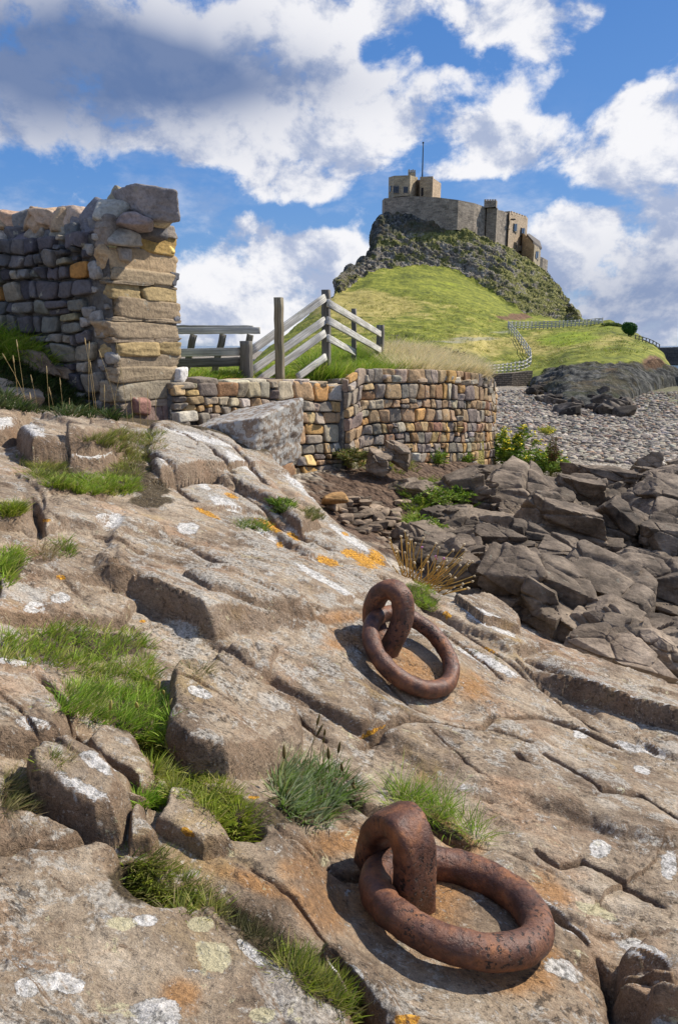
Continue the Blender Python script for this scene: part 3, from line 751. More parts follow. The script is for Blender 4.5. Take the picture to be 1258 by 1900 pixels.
def plain(name, col, rough=.7, sc=8, bump=.2, d=.01, spec=.3):
    m, t = new_mat(name); n = t.noise(t.obj(), sc, 5, .6)
    return finish(m, t, t.mix(1.0, c4(col), t.ramp(n, [(.3, .75), (.7, 1.2)]), 'MULTIPLY'), rough, t.bump(n, bump, d), spec=spec)
M['glass'] = plain('dark_window_glass', (.02, .02, .025), .15, 2, .02, .01, .6)
M['frame'] = plain('window_stone_frame', (.30, .25, .18)); M['roof'] = plain('slate_roof', (.09, .075, .062), .8, 1.5, .5, .1)
M['pole'] = plain('dark_pole_paint', (.04, .045, .05)); M['petal_y'] = plain('yellow_petals', (.75, .62, .02)); M['straw'] = leaf_mat('dry_straw', .3, .7)
def shingle_mat():
    m, t = new_mat('beach_shingle'); p = t.pos()
    def lay(sc):
        o = t.node('ShaderNodeTexVoronoi', feature='F1'); t.put(o.inputs['Vector'], p); o.inputs['Scale'].default_value = sc
        s = t.node('ShaderNodeSeparateColor'); t.l.new(o.outputs['Color'], s.inputs[0]); return o.outputs['Distance'], s.outputs[0]
    d1, c1 = lay(6.0); d2, c2 = lay(14.0)
    cc = t.ramp(t.m('ADD', t.m('MULTIPLY', c1, .5), t.m('MULTIPLY', c2, .5)), [(.15, (.11, .09, .068)), (.5, (.29, .25, .195)), (.85, (.48, .42, .34))])
    weed = t.sstep(t.m('ADD', t.noise(p, .28, 6, .65), t.m('MULTIPLY', t.attr('weed'), .3)), .62, .72)
    cc = t.mix(t.m('MULTIPLY', weed, .75), cc, t.ramp(t.noise(p, 1.6, 5, .7), [(.35, (.05, .05, .022)), (.6, (.17, .17, .06)), (.75, (.26, .25, .14))]))
    soil = t.sstep(t.m('ADD', t.attr('soil'), t.m('MULTIPLY', t.m('SUBTRACT', t.noise(p, 3, 5, .65), .5), .8)), .4, .6)
    cc = t.mix(soil, cc, t.ramp(t.noise(p, 9, 6, .7), [(.3, (.045, .027, .017)), (.55, (.12, .075, .048)), (.75, (.24, .17, .115))]))
    h = t.m('MULTIPLY', t.m('ADD', d1, t.m('MULTIPLY', d2, .5)), -1)
    return finish(m, t, cc, .85, t.bump(h, .8, .12), spec=.2)
M['shingle'] = shingle_mat()
def sea_mat():
    m, t = new_mat('sea_water'); p = t.pos(); n = t.noise(t.vscale(p, (.3, .6, 1)), 1.0, 5, .6)
    return finish(m, t, (.10, .16, .22, 1), .25, t.bump(n, .6, .3), spec=.5)
M['sea'] = sea_mat()

# ------------------------------------------------------------------ setting: sea, shore, bedrock, terrace, hill
R0 = 9000.0
a = np.linspace(0, 2*PI, 97)[:-1]
rr = np.array([0, 60, 300, 1500, R0]); Vs = [[0, 0, -3.75]]
for r_ in rr[1:]: Vs += [[r_*math.cos(q), r_*math.sin(q), -3.75] for q in a]
Fq = [gridfaces(4, 96, 1, True), np.stack([np.zeros(96, int), 1+np.arange(96), 1+(np.arange(96)+1) % 96], -1)]
tag(mesh_obj('sea', Vs, Fq, M['sea']), kind='structure')

def polar_grid(az0, az1, na, ys):
    az = np.radians(np.linspace(az0, az1, na)); X = np.tan(az)[None]*ys[:, None]; return X, np.broadcast_to(ys[:, None], X.shape).copy()
ys = np.concatenate([np.linspace(.5, 2.15, 24), 2.2*np.linspace(1, 14, 330)**1.0, 30.8*(420/30.8)**np.linspace(0.004, 1, 150)])
X, Y = polar_grid(-35, 60, 440, ys)
Z = base_shore(X, Y)+.05*fbm2(X, Y, 2.2, 4, 5)+.10*fbm2(X, Y, .45, 3, 9)+.03*fbm2(X, Y, 8, 2, 13)
wd, par, sg, L = pseg(X, Y, [(.9, 7.6), (1.6, 9.0), (2.4, 10.6)], False)
soil = np.clip(1-wd/2.6, 0, 1)*1.2*(Y < 13.5)
tag(mesh_obj('beach', np.stack([X, Y, Z], -1).reshape(-1, 3), gridfaces(*X.shape), M['shingle'], attrs={'soil': soil.ravel(), 'weed': (sm(X/Y, .34, .48)*sm(Y, 26, 40)).ravel()}), kind='structure')

# bedrock
nv = 880; na = 1100
vv = np.linspace(2250, 772, nv)
th = PITCH+np.arctan((vv-950)/F_PX); ys = 1.0/np.tan(th)*(.62+.38*sm(vv, 2250, 1400)*1.0)
ys = np.interp(np.linspace(0, 1, nv), np.linspace(0, 1, nv), ys)
ys = np.concatenate([ys, np.linspace(ys[-1], 9.6, 60)[1:]])
X, Y = polar_grid(-48, 56, na, ys)
Z = rock_height(X, Y)
pu, pv = project(np.stack([X, Y, Z], -1))
wn = 14*noise2(X*7, Y*7, 90)+7*noise2(X*19, Y*19, 91); wn2 = 14*noise2(X*7, Y*7, 92)+7*noise2(X*19, Y*19, 93)
def blobmask(L, soft=.5):
    o = np.zeros(X.shape)
    for (u, v, ru, rv, an) in L:
        c = math.cos(math.radians(an)); s = math.sin(math.radians(an)); sc = min(1.0, min(ru, rv)/26)
        du = pu+wn*sc-u; dv = pv+wn2*sc-v; a_ = (du*c+dv*s)/ru; b_ = (-du*s+dv*c)/rv
        o = np.maximum(o, np.clip((1.35-np.hypot(a_, b_))/(soft*1.3), 0, 1))
    return o
white = blobmask([(162,1478,68,26,30),(192,1415,34,15,20),(52,1835,20,16,0),(105,1822,34,14,-20),(135,1828,26,15,0),(285,1885,42,26,0),(466,1765,30,10,38),(270,1708,20,9,0),
                  (560,1500,0.1,.1,0),(345,880,50,7,32),(420,935,30,9,25),(370,812,60,5,15),(450,860,40,6,35),(570,910,50,7,35),(650,1000,40,6,35),(490,990,50,5,30),(600,1075,60,6,30),
                  (930,1630,60,7,33),(1000,1672,50,6,33),(1040,1710,60,7,35),(870,1600,34,6,30),(1190,1765,52,16,25),(1045,1800,40,16,22),(1130,1820,30,10,35),(1165,1385,24,7,20),(1190,1430,14,7,20),(1240,1605,14,22,0),
                  (1113,1575,17,17,0),(1080,1360,14,9,15),(205,965,22,13,0),(260,700+420,20,9,0),(300,1112,24,8,10),(110,1110,16,9,0),(65,1128,18,9,0),(350,980,20,10,0),
                  (370,1285,22,9,20),(30,1225,30,9,0),(60,1345,30,12,10),(430,1690,0.1,.1,0),(640,1800,34,12,30),(1240,1330,70,10,20),(1150,1290,60,7,25),(1210,1395,30,8,25),(905,1150,50,12,28),
                  (900,1225,60,8,25),(30,790,50,12,10),(120,835,70,12,10),(190,840,30,10,0),(560,1330,0.1,.1,0)])
grey = blobmask([(345,880,90,20,32),(570,910,80,22,35),(650,1010,70,20,35),(480,1000,120,22,30),(340,820,100,14,15),(190,1650,120,50,20),(80,1540,90,30,10),(480,1420,50,30,0),(370,1395,70,30,10),(560,1600,60,25,20),(740,980,120,30,35),(500,960,160,50,30),(420,860,140,50,30),(1080,1260,200,26,22),(1200,1320,120,30,20),(700,1100,200,30,33),(330,1740,70,30,20),(620,1880,200,40,0),(930,1640,130,40,30)], 1.2)
cream = blobmask([(395,1775,38,24,25),(230,1712,34,12,0),(370,1715,22,12,0),(490,1885,22,14,0),(1105,1690,40,10,25)])
orange = blobmask([(668,1035,44,16,24),(610,1042,30,10,20),(700,1035,26,12,40),(645,1028,20,9,30),(500,975,34,8,28),(545,995,20,6,30),(385,952,34,5,22),(520,1010,10,8,0),(112,1072,14,6,0),(85,965,12,5,0),(265,1153,10,4,0),(755,1892,36,12,8),(470,1480,16,5,0),
                   (690,1358,36,5,-25),(905,1205,26,4,25),(830,1140,18,5,30),(350,1545,20,9,30),(640,990,10,4,30),(560,1090,0.1,.1,0),(430,920,20,5,20)], .8)
rust = blobmask([(770,1250,115,52,18),(640,1190,70,26,5),(870,1270,70,36,25),(620,1145,70,14,0),(760,1680,170,120,30),(920,1790,150,60,15),(640,1560,110,36,-15),(830,1545,110,34,38),(600,1680,80,60,40),(1010,1640,60,30,30),(480,1640,110,26,25),(1000,1770,80,40,20),(330,1850,50,40,0),(560,1610,60,30,20)], 1.3)
soil = blobmask([(110,880,70,16,0),(240,880,60,30,0),(285,905,40,30,0),(280,930,50,14,0),(560,1500,140,36,-5),(430,1500,60,30,40),(290,1390,60,20,50),(250,1640,60,40,30),(470,1730,120,30,38),(600,1840,70,24,35),(30,1480,40,30,0),(800,1530,90,14,25),(150,1200,150,36,0),(250,1320,60,50,0),(20,1050,30,30,0),(20,940,40,12,0),(780,1105,40,16,30)], .7)*.85
far_soil = sm(Y-(5.85+.25*noise2(X*1.3, Y*0, 71)), 0, .4)*sm(-X, .2, .9)
soil = np.maximum(soil, far_soil)
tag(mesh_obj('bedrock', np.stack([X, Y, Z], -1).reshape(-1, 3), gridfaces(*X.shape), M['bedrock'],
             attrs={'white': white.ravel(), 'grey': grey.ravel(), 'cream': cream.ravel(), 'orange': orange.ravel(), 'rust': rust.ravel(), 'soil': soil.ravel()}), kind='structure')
RX, RY, RZ = X, Y, Z

def loft(name, us, keys, mat, nr, nc, masks, disp, back, foot=-4.5):
    """keys[i] = list of (v, y); a surface of sight-line profiles placed at their own distances."""
    K = np.array(keys, float); U = np.linspace(us[0], us[-1], nc)
    prof = np.stack([[np.interp(U, us, K[:, k, j]) for j in (0, 1)] for k in range(K.shape[1])], 0)   # key, 2, nc
    ker = np.hanning(9); ker /= ker.sum()
    pad = np.pad(prof, ((0, 0), (0, 0), (4, 4)), 'edge'); prof = np.stack([[np.convolve(pad[k, j], ker, 'valid') for j in (0, 1)] for k in range(len(prof))], 0)
    pts = np.stack([PY(U, prof[k, 0], prof[k, 1]) for k in range(len(prof))], 0)      # key, nc, 3
    first = pts[0].copy(); first[:, 2] = foot; first[:, 1] -= 1.0
    last = pts[-1]; rows = [first]+list(pts)
    for (dy, dz) in back:
        q = last.copy(); q[:, 1] += dy; q[:, 0] *= 1+dy/last[:, 1]*.6; q[:, 2] = np.maximum(foot, last[:, 2]+dz) if dz > -90 else foot; rows.append(q)
    R = np.array(rows); nk = len(R); T = np.linspace(0, nk-1, nr)
    # denser rows in the seen part
    out = np.zeros((nr, nc, 3)); i0 = np.minimum(T.astype(int), nk-2); f = (T-i0)[:, None, None]
    def G(j): return R[np.clip(j, 0, nk-1)]
    p0, p1, p2, p3 = G(i0-1), G(i0), G(i0+1), G(i0+2)
    cr = 0.5*((2*p1)+(p2-p0)*f+(2*p0-5*p1+4*p2-p3)*f*f+(3*p1-p0-3*p2+p3)*f**3)
    lin = p1+(p2-p1)*f
    out = cr*.45+lin*.55
    tt = np.broadcast_to((T-1)[:, None], (nr, nc)); UU = np.broadcast_to(U[None], (nr, nc))
    dxu = np.gradient(out, axis=1); dxr = np.gradient(out, axis=0); N = np.cross(dxu, dxr); N /= np.linalg.norm(N, axis=-1)[..., None]+1e-9
    at = masks(UU, tt, out); out = out+disp(UU, tt, out, N, at)
    tag(mesh_obj(name, out.reshape(-1, 3), gridfaces(nr, nc), mat, attrs={k: np.ascontiguousarray(v).ravel() for k, v in at.items()}), kind='structure')
    return out
# terrace of rough grass behind the dry-stone wall
us = [120, 340, 440, 520, 580, 640, 720, 800, 860, 885, 896]
ywall = lambda u: np.interp(u, [300, 345, 640, 915], [6.9, 7.3, 9.6, 12.2])
tk = []
for u in us:
    y = float(ywall(u))+.5
    v2 = np.interp(u, [120, 460, 520, 580, 640, 720, 800, 860, 905], [688, 686, 676, 668, 660, 658, 664, 680, 700])
    tk.append([(712, y), (704, y+.7), (.5*(704+v2), y+2.0), (v2, y+3.8), (v2-4, y+5)])
TERR = loft('grass_terrace', us, tk, M['hill'], 90, 300, lambda U, T, P: {'dry': sm(U, 560, 860)*.9, 'rock': U*0, 'lush': .5-sm(U, 500, 700)*.5, 'veg': U*0, 'basalt': U*0, 'earth': U*0, 'path': U*0},
            lambda U, T, P, N, A: N*(.08*fbm2(P[..., 0], P[..., 1], 1.2, 3, 3))[..., None], [(3, -.6), (8, -99)], -3.4)
# the hill and its crag
hill = {
 440: [(705,60),(690,66),(686,70),(683,74),(682,78),(681,82),(680,84)],
 470: [(705,60),(690,66),(680,72),(675,78),(671,84),(669,88),(668,90)],
 500: [(705,58),(680,66),(665,75),(655,85),(648,92),(646,95),(645,97)],
 560: [(705,56),(675,66),(650,76),(625,90),(602,105),(598,108),(596,110)],
 600: [(705,55),(670,65),(640,78),(605,95),(570,112),(566,114),(563,116)],
 622: [(706,55),(668,65),(638,78),(600,98),(552,118),(549,121),(546,124)],
 634: [(706,55),(668,65),(638,78),(598,98),(545,121),(527,127),(512,132)],
 660: [(707,55),(666,65),(636,78),(590,100),(527,130),(510,138),(493,146)],
 680: [(707,55),(666,65),(634,78),(585,102),(512,136),(500,143),(484,151)],
 692: [(707,55),(666,65),(634,78),(582,103),(506,138),(493,146),(455,158)],
 706: [(707,55),(664,65),(633,78),(580,104),(501,141),(484,150),(402,165)],
 760: [(708,55),(662,65),(632,78),(578,105),(497,144),(472,152),(400,166)],
 800: [(708,55),(660,66),(632,79),(578,106),(502,145),(468,153),(408,165)],
 850: [(708,56),(660,67),(634,80),(582,106),(514,145),(470,154),(428,163)],
 880: [(708,58),(662,68),(634,80),(588,106),(528,143),(476,154),(438,163)],
 905: [(712,60),(690,66),(655,78),(596,106),(541,140),(488,154),(447,163)],
 940: [(712,61),(692,67),(655,78),(604,106),(566,133),(510,152),(464,165)],
 975: [(710,62),(690,67),(662,77),(611,105),(590,126),(540,150),(484,167)],
 1015: [(722,50),(680,68),(650,80),(610,105),(594,128),(565,146),(514,165)],
 1050: [(742,40),(672,63),(640,80),(607,105),(595,128),(584,140),(560,156)],
 1072: [(746,39),(668,62),(638,80),(606,104),(596,122),(594,126),(589,130)],
 1095: [(750,39),(664,62),(634,80),(605,103),(596,115),(595,118),(594,122)],
 1130: [(748,40),(662,62),(630,80),(602,100),(597,106),(596,108),(595,110)],
 1160: [(735,44),(658,63),(630,78),(614,92),(608,98),(607,99),(606,100)],
 1185: [(722,50),(656,65),(640,76),(628,84),(624,87),(623,88),(622,89)],
 1212: [(712,56),(660,67),(650,74),(642,78),(639,80),(638,81),(637,82)],
 1230: [(705,60),(680,66),(668,70),(660,74),(657,76),(656,77),(655,78)],
 1250: [(702,63),(694,66),(690,68),(686,70),(684,72),(683,73),(682,74)],
 1290: [(702,63),(700,66),(698,68),(697,70),(696,72),(696,73),(696,74)]}
def hmask(U, T, P):
    n = fbm2(P[..., 0]*.1, P[..., 2]*.16, 1, 4, 7)
    crag = sm(T+.25*n, 4.0, 4.25)*sm(U, 618, 630)*(1-sm(U, 1068, 1082))
    scarp_top = np.interp(U, [880, 985, 1010, 1060, 1130, 1200, 1235], [.15, .3, .74, .74, .66, .6, 1.1])
    low = (1-sm(T+.35*n, scarp_top-.15, scarp_top+.12))*sm(U, 975, 1000)
    blend = sm(T, 5.1, 5.9)*(1-sm(U, 790, 870))*sm(U, 628, 650)
    pu_, pv_ = U, 950-F_PX*(P@upv)/(P@fw)
    def el(u, v, ru, rv): return np.exp(-((pu_-u)/ru)**2-((pv_-v)/rv)**2)
    rocky = el(760,630,60,22)*.55+el(735,655,50,20)*.5+el(850,590,30,8)*.3
    earth = el(965,588,26,9)*.75+el(925,592,40,8)*.45+el(1150,690,80,14)*.45+el(1212,672,26,16)*.8+el(1090,712,40,14)*.3+el(985,640,18,30)*.2
    path = el(880,628,46,3.2)*1.2+el(830,634,40,3)*1.0+el(930,614,30,3)*.7
    dry = .25+el(700,565,130,22)*.7+el(660,560,60,20)*.5+el(1000,640,60,20)*.5+el(880,640,60,22)*.6+el(640,600,60,30)*.3-el(840,535,110,28)*.6+el(1120,630,90,14)*.4
    lush = el(1060,628,80,15)*.8+el(1020,640,50,12)*.3+el(830,530,110,22)*.42+el(1125,605,30,12)*.5
    return {'rock': np.clip(np.maximum(crag, low)+rocky*.6, 0, 1.1), 'basalt': np.clip(np.maximum(blend, low*.8), 0, 1), 'dry': np.clip(dry, 0, 1), 'lush': np.clip(lush, 0, 1), 'earth': np.clip(earth, 0, 1), 'path': np.clip(path, 0, 1),
            'veg': np.clip(.1+sm(U, 850, 1000)*.55+el(820,430,60,18)*1.1-low*.5, -1, 1)}
def hdisp(U, T, P, N, A):
    vis = 1-sm(T, 5.95, 6.1)*0
    g = .45*fbm3(P, .09, 3, 3)+.12*fbm3(P, .5, 3, 5)
    q = P*np.array([1, 1, .55]); dg = np.stack([P[..., 0]*.45-P[..., 2]*.55, P[..., 1]*.8, P[..., 2]*1.3+P[..., 0]*.9], -1); rk = .8*fbm3(q, .16, 2, 8)+1.5*(.3-np.abs(fbm3(dg, .30, 5, 11, .66)))+.5*(.2-np.abs(fbm3(dg, 1.1, 4, 17, .65)))
    st = P[..., 0]*.45+P[..., 2]*.9; ledge = .5*(np.abs((st*.42+.5*noise3(P*.12, 4)) % 1.0-.5)*2)
    col = np.abs(noise3(P*np.array([.9, .9, .07]), 21))*1.5+np.abs(noise3(P*np.array([.3, .3, .05]), 22))*2.0
    bas = A['basalt']; r = np.clip(A['rock'], 0, 1)
    d = g*(1-r)+(rk*1.1+ledge)*r*(1-bas)+(col*.8+.3*fbm3(P, .8, 3, 9))*bas
    low = 1-sm(T, 1.2, 1.8); d = d*(1-.45*low)
    return N*(d*sm(T, -.6, .2))[..., None]
HILL = loft('hill', sorted(hill), [hill[k] for k in sorted(hill)], M['hill'], 620, 1000, hmask, hdisp, [(3, -.3), (22, -1.5), (70, -99)], -4.2)

# ------------------------------------------------------------------ stone walls
rngs = lambda k: np.random.default_rng(k)
def voronoi(rng, n, L, Hf, aspect=1.6, relax=2, y0=0.0):
    """cells (s, z) of a rubble wall L long with the top height function Hf(s)."""
    Hm = max(Hf(s) for s in np.linspace(0, L, 30))
    S = np.stack([rng.uniform(0, L, n), rng.uniform(y0, Hm, n)], -1)
    k = aspect
    for it in range(relax+1):
        cells = []
        Q = S*np.array([1/k, 1.0])
        for i in range(n):
            poly = [(-.0, y0), (L/k, y0), (L/k, Hm), (0, Hm)]
            d = ((Q-Q[i])**2).sum(1); nb = np.argsort(d)[1:22]
            for j in nb:
                nx, ny = Q[j]-Q[i]; c = (nx*(Q[i, 0]+Q[j, 0])+ny*(Q[i, 1]+Q[j, 1]))/2; out = []
                m = len(poly)
                for a_ in range(m):
                    A = poly[a_]; B = poly[(a_+1) % m]; da = nx*A[0]+ny*A[1]-c; db = nx*B[0]+ny*B[1]-c
                    if da <= 0: out.append(A)
                    if (da < 0) != (db < 0) and da != db: t = da/(da-db); out.append((A[0]+(B[0]-A[0])*t, A[1]+(B[1]-A[1])*t))
                poly = out
                if len(poly) < 3: break
            cells.append(np.array(poly) if len(poly) >= 3 else None)
        if it < relax:
            for i, c in enumerate(cells):
                if c is not None: S[i] = c.mean(0)*np.array([k, 1])
    out = []
    for c in cells:
        if c is None: continue
        c = c*np.array([k, 1.0]); m = c.mean(0)
        if m[1] > Hf(m[0]): continue
        out.append(c)
    return out
def courses(rng, L, Hm, hr=(.09, .17), wr=(.10, .30), y0=0.0, wav=.02):
    """irregular courses: shared wavy bed joints, leaning perpends, some stones split in two"""
    z = [y0]
    while z[-1] < Hm: z.append(z[-1]+rng.uniform(*hr))
    z[-1] = max(Hm, z[-1]-.03); ph = rng.uniform(0, 99, len(z)); out = []
    J = lambda k, s: z[k]+(0 if k in (0, len(z)-1) else wav*1.6*float(noise2(np.array([s*2.6+ph[k]]), np.array([ph[k]]), 3))+wav*float(noise2(np.array([s*7+ph[k]]), np.array([ph[k]+3]), 4)))
    for k in range(len(z)-1):
        s = -rng.uniform(0, .1); lean = 0
        while s < L:
            w = rng.uniform(*wr)*(.75 if z[k+1]-z[k] < np.mean(hr) else 1.1); l2 = rng.normal()*.018
            a_, b_ = s, s+w
            q = [(a_+lean*-1, J(k, a_)), ((a_+b_)/2, J(k, (a_+b_)/2)), (b_-l2, J(k, b_)), (b_+l2, J(k+1, b_)), ((a_+b_)/2, J(k+1, (a_+b_)/2)), (a_+lean, J(k+1, a_))]
            if rng.uniform() < .16 and z[k+1]-z[k] > .11:
                m = rng.uniform(.4, .6); e0 = ((1-m)*q[0][0]+m*q[5][0], (1-m)*q[0][1]+m*q[5][1]); e1 = ((1-m)*q[2][0]+m*q[3][0], (1-m)*q[2][1]+m*q[3][1]+rng.normal()*.008)
                out += [np.array([q[0], q[1], q[2], e1, e0]), np.array([e0, e1, q[3], q[4], q[5]])]
            else: out.append(np.array(q))
            s = b_; lean = l2
    return [c for c in out if c[:, 0].mean() < L]
def cell_stone(rng, c, thick, gap=.008, round_=1, dome=.5):
    m = c.mean(0); v = c-m; r = np.linalg.norm(v, axis=1).mean()
    c = m+v*(1-gap/max(r, .02))
    for _ in range(round_):
        n = len(c); nx = np.roll(c, -1, 0); a_ = c*.86+nx*.14; b_ = c*.14+nx*.86; c = np.stack([a_, b_], 1).reshape(-1, 2)
    # resample
    d = np.linalg.norm(np.roll(c, -1, 0)-c, axis=1); s = np.r_[0, np.cumsum(d)]; K = 26
    q = np.linspace(0, s[-1], K, endpoint=False); cc = np.vstack([c, c[:1]])
    P = np.stack([np.interp(q, s, cc[:, 0]), np.interp(q, s, cc[:, 1])], -1)
    t = thick*rng.uniform(.6, 1.25); rings = []
    tilt = rng.normal(size=2)*.35*t/max(r, .03)
    off = rng.uniform(0, 50, 3)
    for sc, h in ((1.0, -.9), (1.0, .35), (.985, .75), (.93, .95), (.70, 1.0), (.36, 1.0+.05*dome), (.12, 1.0+.06*dome)):
        p = m+(P-m)*sc; hh = h*t+(p-m)@tilt*(1 if h > .3 else 0)
        nz = noise3(np.c_[p*5/max(r*4, .15), np.full(K, h)]+off)
        rings.append(np.c_[p+(noise3(np.c_[p*9, np.full(K, 3.0)]+off)*.12*r)[:, None]*(p-m)/r*.6, hh+nz*.5*t*(h > .3)])
    V = np.concatenate(rings+[np.array([[m[0], m[1], rings[-1][:, 2].mean()]])])
    F = [gridfaces(7, K, 0, True)]; b = 6*K; F.append(np.stack([b+np.arange(K), b+(np.arange(K)+1) % K, np.full(K, 7*K)], -1))
    return V, F
def pick(rng, pal):
    w = np.array([p[0] for p in pal], float); i = rng.choice(len(pal), p=w/w.sum())
    return np.array(pal[i][1])*rng.uniform(.8, 1.2)*(1+rng.normal(size=3)*.03)
DARKPAL = [(4, (.085, .080, .080)), (3, (.13, .12, .105)), (3, (.18, .16, .125)), (2, (.24, .22, .17)), (.5, (.34, .17, .05)), (1, (.055, .052, .055)), (1, (.20, .19, .11))]
WARMPAL = [(3, (.23, .19, .145)), (3, (.29, .235, .165)), (2, (.17, .14, .11)), (4, (.27, .18, .10)), (3, (.33, .225, .12)), (2, (.21, .12, .06)), (2, (.20, .16, .125)), (1.2, (.36, .21, .075)), (.5, (.24, .13, .08)), (.8, (.36, .32, .27)), (1, (.15, .12, .10)), (.5, (.38, .26, .11))]
# --- the tall ruined wall
C1 = np.array([-2.07, 6.45]); EDIR = np.array([.48, .877]); FDIR = np.array([-.88, .475]); TH = .86
NF = np.array([-FDIR[1], FDIR[0]])*-1.0 if False else np.array([-.475, -.88]); NE = np.array([.877, -.48])
wall1 = empty('ruined_wall', (C1[0], C1[1], -.8)); tag(wall1, 'tall ruined rubble wall with rough coping and a squared tan stone end', 'wall')
rng = rngs(4)
LW = 3.6
top1 = lambda s: 1.86 if s > .4 else 1.9
core = Acc()
z0 = -1.0
def prism(acc, poly, zb, zt, **at):
    P = np.array(poly, float); n = len(P)
    zb = np.broadcast_to(zb, (n,)); zt = np.broadcast_to(zt, (n,))
    V = np.r_[np.c_[P, zb], np.c_[P, zt]]; i = np.arange(n); F = [np.stack([i, (i+1) % n, (i+1) % n+n, i+n], -1), i[None, ::-1], (i+n)[None]]
    acc.add(V, F, **at)
ins_ = .10
c0 = C1-NE*(.06)-NF*.05
prism(core, [c0, c0+EDIR*(TH-.1), c0+EDIR*(TH-.1)+FDIR*LW, c0+FDIR*LW], z0-.6, .92)
# subdivided rough mortar skin on the long face
nu, nw = 150, 90
S_, Z_ = np.meshgrid(np.linspace(-.02, LW, nu), np.linspace(-1.2, .97, nw))
dsp = .02+.022*fbm2(S_, Z_, 7, 4, 3)+.02*(S_ < .32)*(1-sm(S_, .2, .34))
Pm = C1[None, None]+FDIR*S_[..., None]+NF*(dsp-.05)[..., None]
core.add(np.concatenate([Pm, Z_[..., None]], -1).reshape(-1, 3), gridfaces(nw, nu))
core.build('mortar_core', M['mortar'], wall1)
face = Acc()
for c in courses(rng, LW, 2.0, (.075, .19), (.08, .32), wav=.05)+[]:
    m = c.mean(0)
    if m[0] < .26+rng.uniform(-.06, .08): continue
    V, Fs = cell_stone(rng, c, .06, rng.uniform(.008, .03))
    P = C1+V[:, :1]*FDIR+NF*(V[:, 2:]-.005); V3 = np.c_[P, V[:, 1]-1.0]
    face.add(V3, Fs, tint=pick(rng, DARKPAL)*1.5)
# few stones bedded in the rendered strip by the corner
for k in range(26):
    s_ = rng.uniform(.04, .34); z_ = rng.uniform(-.9, .95); sz = rng.uniform(.05, .12)
    V, Fq = polyrock(rng, (sz*1.3, sz*.8, sz), 6); V = V@rotm(math.atan2(FDIR[1], FDIR[0])).T
    p = C1+FDIR*s_-NF*.005; face.add(V+[p[0], p[1], z_], Fq, tint=np.array([.14, .13, .115])*rng.uniform(.7, 1.4)*2.2)
face.build('rubble_face', M['wall_stone'], wall1)
# squared end: courses from the photograph (v positions of the joints)
joints = [408, 432, 462, 500, 523, 530, 556, 590, 598, 626, 636, 660, 680, 706, 742, 756, 800]
cols = [(.19,.165,.14), (.34,.24,.10), (.31,.23,.14), (.25,.195,.125), (.2,.16,.11), (.29,.22,.11), (.26,.20,.13), (.24,.19,.13), (.25,.195,.13), (.24,.19,.135), (.30,.225,.11), (.22,.175,.12), (.24,.19,.125), (.21,.18,.13), (.25,.20,.15), (.17,.12,.10)]
ends = Acc(); ae = math.atan2(EDIR[1], EDIR[0])
for i in range(len(joints)-1):
    za = float(PY(300, joints[i], 6.75)[2]); zb = float(PY(300, joints[i+1], 6.75)[2]); h = za-zb
    splits = [1.0] if (h > .10 and i % 5 != 0) else [rng.uniform(.3, .7)]
    if splits[0] < 1: splits = [splits[0], 1-splits[0]]
    if i == 1: splits = [.45, .55]
    o = 0.0
    for j, w_ in enumerate(splits):
        L_ = TH*w_; dep = rng.uniform(.15, .24)
        V, Fq = polyrock(rng, (L_*1.10, dep*1.1, h*1.22), 16, 4, 20, .95, .05, (1.05, 1.35), .05)
        V = V@rotm(ae, rng.normal()*.012, rng.normal()*.015).T
        ctr = C1+EDIR*(o+L_/2+.01)-NE*(dep/2-.03-rng.uniform(0, .022))
        c = np.array(cols[i])*rng.uniform(.9, 1.1)
        if i == 1: c = np.array((.20, .17, .14)) if j == 0 else np.array((.33, .22, .075))
        ends.add(V+[ctr[0], ctr[1], (za+zb)/2], Fq, tint=c*np.array([1.42, 1.38, 1.34])); o += L_
# pinning stones beside the far corner
for (v, s_, sz, c) in ((452, .94, .09, (.5, .36, .12)), (505, .98, .1, (.07, .07, .075)), (515, .97, .09, (.06, .06, .065)), (590, .97, .09, (.10, .1, .11)), (700, .97, .17, (.42, .40, .37)), (722, .90, .15, (.055, .06, .075)), (752, .93, .1, (.05, .045, .045)), (752, .3, .2, (.17, .09, .07)), (475, .2, .14, (.2, .17, .14))):
    V, Fq = polyrock(rng, (sz*1.1, sz, sz), 9); ctr = C1+EDIR*TH*s_+NE*.012; ends.add(V@rotm(ae).T+[ctr[0], ctr[1], float(PY(300, v, 6.75)[2])], Fq, tint=np.array(c)*2)
ends.build('squared_end', M['wall_stone'], wall1)
cope = Acc()
def cs(u, v, y, size, rz, c, n=16, rx=0, ry=0, cuts=7):
    p = PY(u, v, y); V, Fq = polyrock(rng, size, n, cuts, 22, .92, .05, (.75, 1.1), .2)
    cope.add(V@rotm(rz, rx, ry).T+p, Fq, tint=np.array(c)*2.0)
cs(279, 386, 6.70, (.44, .42, .27), .55, (.15, .135, .13), 24, .05, .06, cuts=3)
cs(252, 415, 6.62, (.34, .4, .16), .4, (.16, .13, .12)); cs(290, 413, 6.8, (.26, .3, .10), .4, (.26, .22, .15))
cs(217, 398, 6.7, (.36, .34, .26), .1, (.22, .205, .17)); cs(226, 376, 6.9, (.26, .3, .16), .9, (.22, .19, .13), ry=.1)
cs(184, 402, 6.8, (.20, .34, .34), -.3, (.12, .115, .12), ry=.5); cs(196, 425, 6.75, (.3, .3, .22), .2, (.13, .125, .12)); cs(165, 425, 6.9, (.28, .3, .22), -.5, (.14, .13, .125), ry=.4)
